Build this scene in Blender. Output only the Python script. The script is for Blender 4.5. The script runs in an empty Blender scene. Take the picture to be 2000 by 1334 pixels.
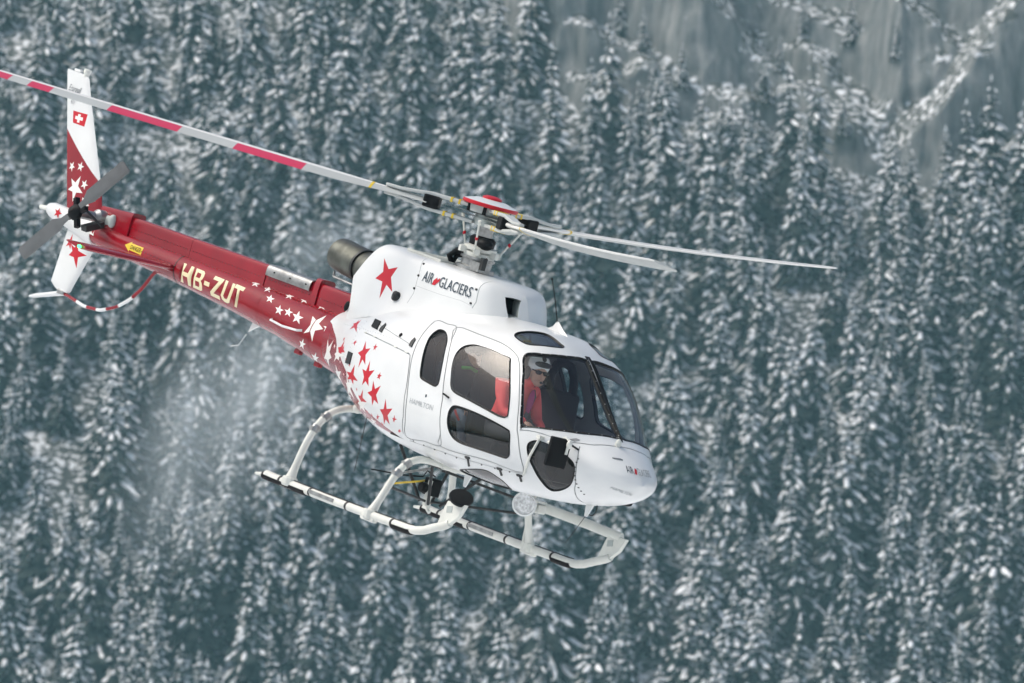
import bpy, bmesh, math, random
import numpy as np
from mathutils import Vector, Matrix
from mathutils.geometry import delaunay_2d_cdt

scene = bpy.context.scene
COL = scene.collection
R_ = math.radians

# ------------------------------------------------------------------ camera
cam_d = bpy.data.cameras.new('camera')
cam = bpy.data.objects.new('camera', cam_d)
COL.objects.link(cam)
cam.location = (0, 0, 0)
cam.rotation_euler = (R_(90), 0, 0)
cam_d.sensor_width = 36.0
cam_d.lens = 16240 * 36 / 2000
cam_d.clip_start = 0.5
cam_d.clip_end = 20000
cam_d.dof.use_dof = True
cam_d.dof.focus_distance = 79.0
cam_d.dof.aperture_fstop = 6.2
scene.camera = cam

# ------------------------------------------------------------------ sky and sun (overcast winter day)
SUN_EL, SUN_AZ = 58.0, 272.0          # azimuth clockwise from +Y (the view direction)
world = bpy.data.worlds.new('World')
scene.world = world
world.use_nodes = True
wn = world.node_tree
bg = wn.nodes['Background']
sky = wn.nodes.new('ShaderNodeTexSky')
sky.sky_type = 'NISHITA'
sky.sun_disc = False
sky.sun_elevation = R_(SUN_EL)
sky.sun_rotation = R_(SUN_AZ)
sky.air_density = 1.0
sky.dust_density = 6.0
sky.ozone_density = 1.2
wn.links.new(sky.outputs[0], bg.inputs[0])
bg.inputs[1].default_value = 0.11
sun_d = bpy.data.lights.new('sun', 'SUN')
sun_d.energy = 1.5
sun_d.angle = R_(40)
sun_d.color = (1.0, 0.97, 0.93)
sun = bpy.data.objects.new('sun', sun_d)
COL.objects.link(sun)
_d = Vector((math.sin(R_(SUN_AZ)) * math.cos(R_(SUN_EL)), math.cos(R_(SUN_AZ)) * math.cos(R_(SUN_EL)), math.sin(R_(SUN_EL))))
sun.rotation_euler = _d.to_track_quat('Z', 'Y').to_euler()

vs = scene.view_settings
vs.view_transform = 'Standard'
vs.look = 'None'
vs.gamma = 1.0
vs.use_curve_mapping = False
vs.exposure = 0.34
scene.cycles.use_denoising = True
scene.cycles.use_adaptive_sampling = True
scene.cycles.adaptive_threshold = 0.02
scene.cycles.max_bounces = 6
scene.cycles.diffuse_bounces = 3
scene.cycles.glossy_bounces = 3
scene.cycles.transmission_bounces = 5
scene.cycles.transparent_max_bounces = 12
scene.cycles.volume_bounces = 1

# ------------------------------------------------------------------ helpers
def nodes_of(m):
    m.use_nodes = True
    return m.node_tree, m.node_tree.nodes['Principled BSDF']

def pbr(name, col, rough=0.5, metal=0.0, coat=0.0, var=0.0, vscale=6.0, bump=0.0, bscale=40.0, emit=None, estr=0.0, spec=0.5, col2=None):
    m = bpy.data.materials.new(name)
    nt, b = nodes_of(m)
    b.inputs['Base Color'].default_value = (*col, 1)
    b.inputs['Roughness'].default_value = rough
    b.inputs['Metallic'].default_value = metal
    b.inputs['Coat Weight'].default_value = coat
    b.inputs['Coat Roughness'].default_value = 0.08
    b.inputs['Specular IOR Level'].default_value = spec
    tc = nt.nodes.new('ShaderNodeTexCoord')
    if var > 0:
        n = nt.nodes.new('ShaderNodeTexNoise')
        n.inputs['Scale'].default_value = vscale
        n.inputs['Detail'].default_value = 6
        nt.links.new(tc.outputs['Object'], n.inputs['Vector'])
        r = nt.nodes.new('ShaderNodeValToRGB')
        r.color_ramp.elements[0].position = 0.35
        r.color_ramp.elements[1].position = 0.65
        c2 = col2 or tuple(c * (1 - var) for c in col)
        r.color_ramp.elements[0].color = (*c2, 1)
        r.color_ramp.elements[1].color = (*col, 1)
        nt.links.new(n.outputs['Fac'], r.inputs['Fac'])
        nt.links.new(r.outputs['Color'], b.inputs['Base Color'])
        mr = nt.nodes.new('ShaderNodeMapRange')
        mr.inputs['To Min'].default_value = min(1, rough + 0.12)
        mr.inputs['To Max'].default_value = max(0.03, rough - 0.05)
        nt.links.new(n.outputs['Fac'], mr.inputs['Value'])
        nt.links.new(mr.outputs[0], b.inputs['Roughness'])
    if bump > 0:
        n2 = nt.nodes.new('ShaderNodeTexNoise')
        n2.inputs['Scale'].default_value = bscale
        n2.inputs['Detail'].default_value = 4
        nt.links.new(tc.outputs['Object'], n2.inputs['Vector'])
        bp = nt.nodes.new('ShaderNodeBump')
        bp.inputs['Strength'].default_value = bump
        bp.inputs['Distance'].default_value = 0.01
        nt.links.new(n2.outputs['Fac'], bp.inputs['Height'])
        nt.links.new(bp.outputs[0], b.inputs['Normal'])
    if emit:
        b.inputs['Emission Color'].default_value = (*emit, 1)
        b.inputs['Emission Strength'].default_value = estr
    return m

def glass_mat(name, tint, refl=1.0, rough=0.02):
    m = bpy.data.materials.new(name)
    m.use_nodes = True
    nt = m.node_tree
    nt.nodes.clear()
    out = nt.nodes.new('ShaderNodeOutputMaterial')
    tr = nt.nodes.new('ShaderNodeBsdfTransparent')
    tr.inputs[0].default_value = (*tint, 1)
    gl = nt.nodes.new('ShaderNodeBsdfGlossy')
    gl.inputs['Roughness'].default_value = rough
    lw = nt.nodes.new('ShaderNodeLayerWeight')
    lw.inputs[0].default_value = 0.5
    po = nt.nodes.new('ShaderNodeMath'); po.operation = 'POWER'; po.inputs[1].default_value = 5.0
    mu = nt.nodes.new('ShaderNodeMath'); mu.operation = 'MULTIPLY_ADD'
    mu.inputs[1].default_value = 0.95
    mu.inputs[2].default_value = 0.045 * refl
    mu.use_clamp = True
    mix = nt.nodes.new('ShaderNodeMixShader')
    nt.links.new(lw.outputs['Facing'], po.inputs[0])
    nt.links.new(po.outputs[0], mu.inputs[0])
    nt.links.new(mu.outputs[0], mix.inputs[0])
    nt.links.new(tr.outputs[0], mix.inputs[1])
    nt.links.new(gl.outputs[0], mix.inputs[2])
    nt.links.new(mix.outputs[0], out.inputs[0])
    return m

class MB:
    """collects polygons with a material slot each, then links them as one mesh object"""
    def __init__(s):
        s.v = []; s.f = []; s.m = []
    def add(s, v, f, m=0):
        o = len(s.v)
        s.v.extend(tuple(map(float, p)) for p in v)
        s.f.extend(tuple(i + o for i in q) for q in f)
        s.m.extend([m] * len(f))
        return s
    def box(s, c, d, m=0, rot=None, taper=1.0):
        x, y, z = d[0] / 2, d[1] / 2, d[2] / 2
        P = []
        for sz in (-1, 1):
            k = 1.0 if sz < 0 else taper
            for a, b in ((-1, -1), (1, -1), (1, 1), (-1, 1)):
                P.append(Vector((a * x * k, b * y * k, sz * z)))
        if rot is not None:
            P = [rot @ p for p in P]
        P = [p + Vector(c) for p in P]
        return s.add(P, [(3, 2, 1, 0), (4, 5, 6, 7), (0, 1, 5, 4), (1, 2, 6, 5), (2, 3, 7, 6), (3, 0, 4, 7)], m)
    def tube(s, path, rad, n=12, m=0, cap=True, flat=None):
        P = [Vector(p) for p in path]
        if not hasattr(rad, '__len__'):
            rad = [rad] * len(P)
        V = []; F = []
        prev = None
        for i, p in enumerate(P):
            t = (P[min(i + 1, len(P) - 1)] - P[max(i - 1, 0)]).normalized()
            if prev is None:
                u = t.cross(Vector((0, 0, 1)))
                if u.length < 0.05:
                    u = t.cross(Vector((1, 0, 0)))
            else:
                u = prev - t * prev.dot(t)
            u.normalize(); prev = u
            w = t.cross(u)
            for k in range(n):
                a = 2 * math.pi * k / n
                fu, fw = (1, 1) if flat is None else flat
                V.append(p + (u * math.cos(a) * fu + w * math.sin(a) * fw) * rad[i])
        for i in range(len(P) - 1):
            for k in range(n):
                F.append((i * n + k, i * n + (k + 1) % n, (i + 1) * n + (k + 1) % n, (i + 1) * n + k))
        if cap:
            F.append(tuple(range(n))[::-1])
            F.append(tuple((len(P) - 1) * n + k for k in range(n)))
        return s.add(V, F, m)
    def ellip(s, c, r, m=0, nu=16, nv=10, rot=None):
        V = []; F = []
        for i in range(nv + 1):
            a = math.pi * i / nv
            for k in range(nu):
                b = 2 * math.pi * k / nu
                p = Vector((r[0] * math.sin(a) * math.cos(b), r[1] * math.sin(a) * math.sin(b), r[2] * math.cos(a)))
                V.append((rot @ p if rot is not None else p) + Vector(c))
        for i in range(nv):
            for k in range(nu):
                F.append((i * nu + k, (i + 1) * nu + k, (i + 1) * nu + (k + 1) % nu, i * nu + (k + 1) % nu))
        return s.add(V, F, m)
    def lathe(s, prof, c, axis=(0, 0, 1), n=24, m=0):
        ax = Vector(axis).normalized()
        u = ax.cross(Vector((0, 1, 0)))
        if u.length < 0.1:
            u = ax.cross(Vector((1, 0, 0)))
        u.normalize(); w = ax.cross(u)
        V = []; F = []
        for r, h in prof:
            for k in range(n):
                a = 2 * math.pi * k / n
                V.append(Vector(c) + ax * h + (u * math.cos(a) + w * math.sin(a)) * max(r, 1e-4))
        for i in range(len(prof) - 1):
            for k in range(n):
                F.append((i * n + k, i * n + (k + 1) % n, (i + 1) * n + (k + 1) % n, (i + 1) * n + k))
        return s.add(V, F, m)
    def prism(s, poly, y0, y1, m=0):
        """poly in x,z extruded along y"""
        n = len(poly)
        V = [(x, y0, z) for x, z in poly] + [(x, y1, z) for x, z in poly]
        F = [tuple(range(n)), tuple(range(2 * n - 1, n - 1, -1))] + [(i, i + n, (i + 1) % n + n, (i + 1) % n) for i in range(n)]
        return s.add(V, F, m)
    def build(s, name, mats, parent=None, smooth=35, recalc=True):
        me = bpy.data.meshes.new(name)
        me.from_pydata(s.v, [], s.f)
        if not isinstance(mats, (list, tuple)):
            mats = [mats]
        for mt in mats:
            me.materials.append(mt)
        me.polygons.foreach_set('material_index', s.m)
        if recalc:
            bm = bmesh.new(); bm.from_mesh(me)
            bmesh.ops.recalc_face_normals(bm, faces=bm.faces)
            bm.to_mesh(me); bm.free()
        if smooth:
            me.shade_smooth()
            me.set_sharp_from_angle(angle=R_(smooth))
        me.update()
        return link(name, me, parent)

def link(name, data, parent=None):
    o = bpy.data.objects.new(name, data)
    COL.objects.link(o)
    if parent is not None:
        o.parent = parent
    return o

def tag(o, label=None, cat=None, group=None, kind=None):
    if label: o['label'] = label
    if cat: o['category'] = cat
    if group: o['group'] = group
    if kind: o['kind'] = kind
    return o

def bevel(o, w=0.01, seg=2):
    md = o.modifiers.new('bevel', 'BEVEL')
    md.width = w; md.segments = seg; md.limit_method = 'ANGLE'
    return o

# ---- 2D outlines and surface panels
def smooth_loop(pts, n=72):
    P = np.array(pts, float)
    k = len(P)
    out = []
    per = max(2, n // k)
    for i in range(k):
        p0, p1, p2, p3 = P[i - 1], P[i], P[(i + 1) % k], P[(i + 2) % k]
        for j in range(per):
            t = j / per
            out.append(0.5 * ((2 * p1) + (p2 - p0) * t + (2 * p0 - 5 * p1 + 4 * p2 - p3) * t * t + (3 * p1 - p0 - 3 * p2 + p3) * t ** 3))
    return np.array(out)

def area2(P):
    x, y = P[:, 0], P[:, 1]
    return 0.5 * np.sum(x * np.roll(y, -1) - np.roll(x, -1) * y)

def offset_loop(P, d):
    """d > 0 grows"""
    if area2(P) < 0:
        P = P[::-1]
    t = np.roll(P, -1, 0) - np.roll(P, 1, 0)
    n = np.stack([t[:, 1], -t[:, 0]], 1)
    n /= np.linalg.norm(n, axis=1)[:, None] + 1e-9
    return P + n * d

def inside(P, q):
    x, y = q[:, 0], q[:, 1]
    r = np.zeros(len(q), bool)
    j = len(P) - 1
    for i in range(len(P)):
        xi, yi = P[i]; xj, yj = P[j]
        c = ((yi > y) != (yj > y)) & (x < (xj - xi) * (y - yi) / (yj - yi + 1e-12) + xi)
        r ^= c
        j = i
    return r

def star5(tips, k=0.50):
    T = np.array(tips, float); c = T.mean(0)
    out = []
    for i in range(5):
        out.append(T[i])
        out.append(c + k * ((T[i] + T[(i + 1) % 5]) / 2 - c) * 1.0)
    return np.array(out)

def triangulate(bounds, nx, nt, loops):
    """loops are closed 2-D polygons used as constraints; returns points and triangles"""
    x0, x1, t0, t1 = bounds
    gx = np.linspace(x0, x1, nx); gt = np.linspace(t0, t1, nt)
    pts = [Vector((float(a), float(b))) for a in gx for b in gt]
    edges = []
    for L in loops:
        o = len(pts)
        L = np.clip(L, (x0, t0), (x1, t1))
        pts += [Vector((float(a), float(b))) for a, b in L]
        edges += [(o + i, o + (i + 1) % len(L)) for i in range(len(L))]
    v, e, f, *_ = delaunay_2d_cdt(pts, edges, [], 0, 1e-5)
    V = np.array([tuple(p) for p in v]); F = np.array([tuple(q) for q in f if len(q) == 3])
    a = V[F]
    ar = np.abs((a[:, 1, 0] - a[:, 0, 0]) * (a[:, 2, 1] - a[:, 0, 1]) - (a[:, 2, 0] - a[:, 0, 0]) * (a[:, 1, 1] - a[:, 0, 1]))
    return V, F[ar > 1e-10]

def surf_normal(Sf, x, t, side):
    e, g = 2e-3, 0.05
    px = Sf(x + e, t, side) - Sf(x - e, t, side)
    pt = Sf(x, np.minimum(t + g, 89.99), side) - Sf(x, np.maximum(t - g, -89.99), side)
    n = np.cross(px, pt)
    n /= np.linalg.norm(n, axis=1)[:, None] + 1e-12
    n *= side * -1.0 if True else 1
    return n

def mesh_from_tris(name, P, F, mats, mi=None, normals=None, parent=None, out_dir=None):
    used = np.unique(F)
    remap = -np.ones(len(P), int); remap[used] = np.arange(len(used))
    F = remap[F]; Pu = P[used]
    me = bpy.data.meshes.new(name)
    if normals is not None and len(F):
        N = normals[used]
        fn = np.cross(Pu[F[:, 1]] - Pu[F[:, 0]], Pu[F[:, 2]] - Pu[F[:, 0]])
        flip = (fn * N[F].mean(1)).sum(1) < 0
        F[flip] = F[flip][:, ::-1]
    me.from_pydata(Pu.tolist(), [], F.tolist())
    for m in (mats if isinstance(mats, (list, tuple)) else [mats]):
        me.materials.append(m)
    if mi is not None:
        me.polygons.foreach_set('material_index', np.asarray(mi, np.int32))
    me.shade_smooth()
    me.update()
    if normals is not None and len(F):
        me.normals_split_custom_set_from_vertices(N.tolist())
    return link(name, me, parent)

def text_tris(body, shear=0.0, weight=0.0, spacing=1.0):
    cu = bpy.data.curves.new('lettering', 'FONT')
    cu.body = body
    cu.shear = shear
    cu.offset = weight
    cu.space_character = spacing
    cu.resolution_u = 3
    o = bpy.data.objects.new('lettering', cu)
    COL.objects.link(o)
    dg = bpy.context.evaluated_depsgraph_get()
    me = bpy.data.meshes.new_from_object(o.evaluated_get(dg))
    V = np.array([v.co[:2] for v in me.vertices])
    me.calc_loop_triangles()
    F = np.array([tuple(t.vertices) for t in me.loop_triangles])
    bpy.data.objects.remove(o); bpy.data.meshes.remove(me); bpy.data.curves.remove(cu)
    mn, mx = V.min(0), V.max(0)
    return (V - mn) / (mx - mn), F          # unit box

def vnoise(x, y, seed=0):
    """smooth 2-D value noise, arrays in, about -1..1"""
    xi = np.floor(x).astype(np.int64); yi = np.floor(y).astype(np.int64)
    fx = x - xi; fy = y - yi
    fx = fx * fx * (3 - 2 * fx); fy = fy * fy * (3 - 2 * fy)
    def h(a, b):
        n = (a * 374761393 + b * 668265263 + seed * 144665) & 0xffffffff
        n = ((n ^ (n >> 13)) * 1274126177) & 0xffffffff
        return ((n ^ (n >> 16)) & 0xffff) / 32767.5 - 1
    return (h(xi, yi) * (1 - fx) + h(xi + 1, yi) * fx) * (1 - fy) + (h(xi, yi + 1) * (1 - fx) + h(xi + 1, yi + 1) * fx) * fy

def fbm(x, y, o=4, seed=0):
    s = 0; a = 1.0
    for i in range(o):
        s = s + a * vnoise(x * 2 ** i, y * 2 ** i, seed + i * 7); a *= 0.5
    return s / 1.9

# ------------------------------------------------------------------ shared materials
M = {}
def white_paint(name, col=(0.73, 0.755, 0.745)):
    m = pbr(name, col, rough=0.28, coat=0.35, var=0.07, vscale=2.3)
    return m
M['white'] = white_paint('white_paint')
M['red'] = pbr('crimson_paint', (0.27, 0.003, 0.012), rough=0.16, coat=0.0, var=0.25, vscale=2.0, spec=0.45)
M['starred'] = pbr('red_star_paint', (0.50, 0.010, 0.022), rough=0.35, spec=0.3)
M['starwhite'] = pbr('white_star_paint', (0.78, 0.78, 0.74), rough=0.35)
M['cream'] = pbr('cream_lettering', (0.74, 0.66, 0.42), rough=0.4)
M['seam'] = pbr('panel_seam', (0.36, 0.39, 0.39), rough=0.8)
M['rubber'] = pbr('black_rubber', (0.007, 0.008, 0.008), rough=0.5, bump=0.2, spec=0.25)
M['black'] = pbr('black_paint', (0.008, 0.009, 0.010), rough=0.5, var=0.3, spec=0.15)
M['lining'] = pbr('grey_cabin_lining', (0.46, 0.47, 0.475), rough=0.9, bump=0.3)
M['seat'] = pbr('dark_seat_fabric', (0.022, 0.023, 0.025), rough=0.9, spec=0.2, bump=0.4, bscale=120)
M['steel'] = pbr('worn_steel', (0.42, 0.43, 0.42), rough=0.38, metal=0.9, var=0.35, vscale=14)
M['greygreen'] = pbr('grey_green_composite', (0.42, 0.47, 0.45), rough=0.5, var=0.15, vscale=5)
M['darkmetal'] = pbr('dark_metal', (0.035, 0.038, 0.038), rough=0.45, metal=0.4, var=0.3, vscale=12)
M['exhaust'] = pbr('heat_stained_exhaust', (0.17, 0.18, 0.155), rough=0.42, metal=0.85, var=0.55, vscale=5)
M['gearwhite'] = pbr('cream_gear_paint', (0.72, 0.74, 0.68), rough=0.42, var=0.16, vscale=4, bump=0.1)
M['yellow'] = pbr('yellow_marking', (0.72, 0.52, 0.03), rough=0.5)
M['text'] = pbr('dark_blue_grey_lettering', (0.045, 0.065, 0.085), rough=0.5)
M['faint'] = pbr('faint_grey_lettering', (0.40, 0.43, 0.44), rough=0.5)
M['glass'] = glass_mat('clear_glass', (0.92, 0.95, 0.95), 1.6)
M['roofglass'] = glass_mat('tinted_roof_glass', (0.25, 0.42, 0.45), 5.0)
M['darkglass'] = glass_mat('tinted_side_glass', (0.74, 0.79, 0.80), 1.6)

# ------------------------------------------------------------------ terrain
def snow_mat(name, rock=False):
    m = bpy.data.materials.new(name)
    nt, b = nodes_of(m)
    b.inputs['Roughness'].default_value = 0.85
    geo = nt.nodes.new('ShaderNodeNewGeometry')
    tc = nt.nodes.new('ShaderNodeTexCoord')
    n = nt.nodes.new('ShaderNodeTexNoise')
    n.inputs['Scale'].default_value = 0.35
    n.inputs['Detail'].default_value = 8
    nt.links.new(tc.outputs['Object'], n.inputs['Vector'])
    if not rock:
        r = nt.nodes.new('ShaderNodeValToRGB')
        r.color_ramp.elements[0].color = (0.70, 0.73, 0.75, 1)
        r.color_ramp.elements[1].color = (0.82, 0.84, 0.85, 1)
        nt.links.new(n.outputs['Fac'], r.inputs['Fac'])
        nt.links.new(r.outputs[0], b.inputs['Base Color'])
        return m
    mp = nt.nodes.new('ShaderNodeMapping')
    mp.inputs['Scale'].default_value = (0.55, 0.55, 0.07)
    nt.links.new(tc.outputs['Object'], mp.inputs['Vector'])
    n2 = nt.nodes.new('ShaderNodeTexNoise')
    n2.inputs['Scale'].default_value = 1.0
    n2.inputs['Detail'].default_value = 9
    n2.inputs['Roughness'].default_value = 0.62
    nt.links.new(mp.outputs[0], n2.inputs['Vector'])
    r2 = nt.nodes.new('ShaderNodeValToRGB')
    r2.color_ramp.elements[0].position = 0.3
    r2.color_ramp.elements[0].color = (0.07, 0.085, 0.09, 1)
    r2.color_ramp.elements[1].position = 0.72
    r2.color_ramp.elements[1].color = (0.30, 0.30, 0.29, 1)
    nt.links.new(n2.outputs['Fac'], r2.inputs['Fac'])
    sep = nt.nodes.new('ShaderNodeSeparateXYZ')
    nt.links.new(geo.outputs['Normal'], sep.inputs[0])
    ma = nt.nodes.new('ShaderNodeMath'); ma.operation = 'MULTIPLY_ADD'
    nt.links.new(n.outputs['Fac'], ma.inputs[0])
    ma.inputs[1].default_value = 0.55
    nt.links.new(sep.outputs['Z'], ma.inputs[2])
    mr = nt.nodes.new('ShaderNodeMapRange')
    mr.inputs['From Min'].default_value = 0.72
    mr.inputs['From Max'].default_value = 0.86
    nt.links.new(ma.outputs[0], mr.inputs['Value'])
    mix = nt.nodes.new('ShaderNodeMix'); mix.data_type = 'RGBA'
    nt.links.new(mr.outputs[0], mix.inputs[0])
    nt.links.new(r2.outputs[0], mix.inputs[6])
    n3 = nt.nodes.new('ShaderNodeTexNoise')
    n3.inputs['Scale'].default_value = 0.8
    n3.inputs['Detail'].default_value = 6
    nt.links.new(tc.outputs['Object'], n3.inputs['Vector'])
    r3 = nt.nodes.new('ShaderNodeValToRGB')                 # snow with dark noise patches, tree-gap shade painted into the colour
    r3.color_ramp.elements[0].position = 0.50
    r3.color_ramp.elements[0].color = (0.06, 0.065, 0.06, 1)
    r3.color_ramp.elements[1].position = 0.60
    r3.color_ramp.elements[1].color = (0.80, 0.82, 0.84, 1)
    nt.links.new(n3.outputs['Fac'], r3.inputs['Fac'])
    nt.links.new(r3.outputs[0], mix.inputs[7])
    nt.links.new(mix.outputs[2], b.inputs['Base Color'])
    return m

CL_X = np.array([-40, -8, 0, 14, 48, 96, 200.])
CL_Z = np.array([140, 80, 62, 43, 33, 25, 12.])       # foot of the cliff band, by x

# snowy ledges across the rock face: (x, height) along each ledge, its depth and its rise
LEDGES = [([(28, 68), (42, 60), (49, 51), (56, 43), (68, 37)], 11, 6.0), ([(39, 45), (46, 43.5), (54, 46)], 7, 3.5), ([(55, 54), (61, 49), (68, 41)], 8, 4.5),
          ([(47, 68), (55, 63), (64, 57)], 6, 3.0), ([(70, 33), (79, 43), (90, 57), (98, 66)], 10, 6.0), ([(69, 64), (79, 58), (86, 52)], 6, 3.5),
          ([(13, 60), (22, 55), (27, 50)], 7, 4.0), ([(14, 48), (24, 51), (31, 47)], 7, 4.0), ([(86, 34), (97, 38), (110, 44)], 7, 4.0), ([(30, 38), (40, 40), (50, 36)], 6, 3.0)]

def slope_y(x, z):
    """distance of the mountainside at height z (arrays)"""
    x = np.asarray(x, float); z = np.asarray(z, float)
    base = lambda q: 1420 + (q + 70) / 0.80
    zl = np.interp(x, CL_X, CL_Z) + 5 * vnoise(x / 13, z * 0 + 3.3, 5)
    zz = np.minimum(z, zl)
    y = base(zz)
    up = np.maximum(z - zl, 0)
    wob = 3.2 * fbm(x / 9, z / 9, 4, 21)
    y = y + up * 0.22
    for (pl, D, b) in LEDGES:
        pl = np.array(pl, float)
        zc = np.interp(x, pl[:, 0], pl[:, 1]) + wob
        ends = np.clip((x - pl[0, 0] + 5) / 9, 0, 1) * np.clip((pl[-1, 0] + 5 - x) / 9, 0, 1)
        bb = b * (1 + .6 * vnoise(x / 7, z * 0 + 1.7, 31))
        t = np.clip((z - zc) / bb, 0, 1)
        y = y + np.where(up > 0, D * ends * t * t * (3 - 2 * t), 0) * np.clip(up / 4, 0, 1)
    rough = np.clip(up / 3, 0, 1)
    y = y + 5 * fbm(x / 45, z / 34, 3, 1) + 1.2 * fbm(x / 8, z / 8, 3, 2) + rough * (2.4 * fbm(x / 8, z / 22, 4, 3) + 0.5 * fbm(x / 1.8, z / 5, 3, 4))
    return y

def grid_mesh(name, X, Y, Z, mat):
    a, b = X.shape
    V = np.stack([X, Y, Z], -1).reshape(-1, 3)
    i = np.arange(a * b).reshape(a, b)
    F = np.stack([i[:-1, :-1], i[:-1, 1:], i[1:, 1:], i[1:, :-1]], -1).reshape(-1, 4)
    me = bpy.data.meshes.new(name)
    me.from_pydata(V.tolist(), [], F.tolist())
    me.materials.append(mat)
    me.shade_smooth(); me.update()
    return link(name, me)

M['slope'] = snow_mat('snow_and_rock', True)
M['snowfield'] = snow_mat('snow_field')
gx = np.concatenate([np.linspace(-2600, -130, 30)[:-1], np.linspace(-130, -12, 120)[:-1], np.linspace(-12, 130, 330)[:-1], np.linspace(130, 2600, 30)])
gz = np.concatenate([np.linspace(-176, 14, 130)[:-1], np.linspace(14, 84, 170)[:-1], np.linspace(84, 235, 50)])
GX, GZ = np.meshgrid(gx, gz)
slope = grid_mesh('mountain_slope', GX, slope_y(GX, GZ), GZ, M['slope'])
tag(slope, kind='structure')
vy = np.array([-2500, -900, -200, -20, 6, 14, 30, 60, 120, 250, 500, 900, 1150, 1330.])
vz = np.array([120, 60, 12, -1.4, -1.7, -4, -12, -30, -55, -95, -140, -165, -172, -174.])
vx = np.linspace(-2700, 2700, 40)
VX, VY = np.meshgrid(vx, np.concatenate([np.linspace(vy[i], vy[i + 1], 5)[:-1] for i in range(len(vy) - 1)] + [vy[-1:]]))
VZ = np.interp(VY, vy, vz) + 1.5 * fbm(VX / 160, VY / 90, 3, 9) * np.clip(np.abs(VY) / 100, 0, 1)
tag(grid_mesh('valley_ground', VX, VY, VZ, M['snowfield']), kind='structure')

# ------------------------------------------------------------------ snow-laden conifers
M['bark'] = pbr('spruce_bark', (0.055, 0.045, 0.038), rough=0.95)
M['needle'] = pbr('spruce_needles', (0.020, 0.032, 0.028), rough=0.9, var=0.35, vscale=0.9)
M['load'] = pbr('snow_on_branches', (0.88, 0.89, 0.90), rough=0.8)
M['twig'] = pbr('bare_twigs', (0.13, 0.11, 0.095), rough=0.95)

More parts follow.
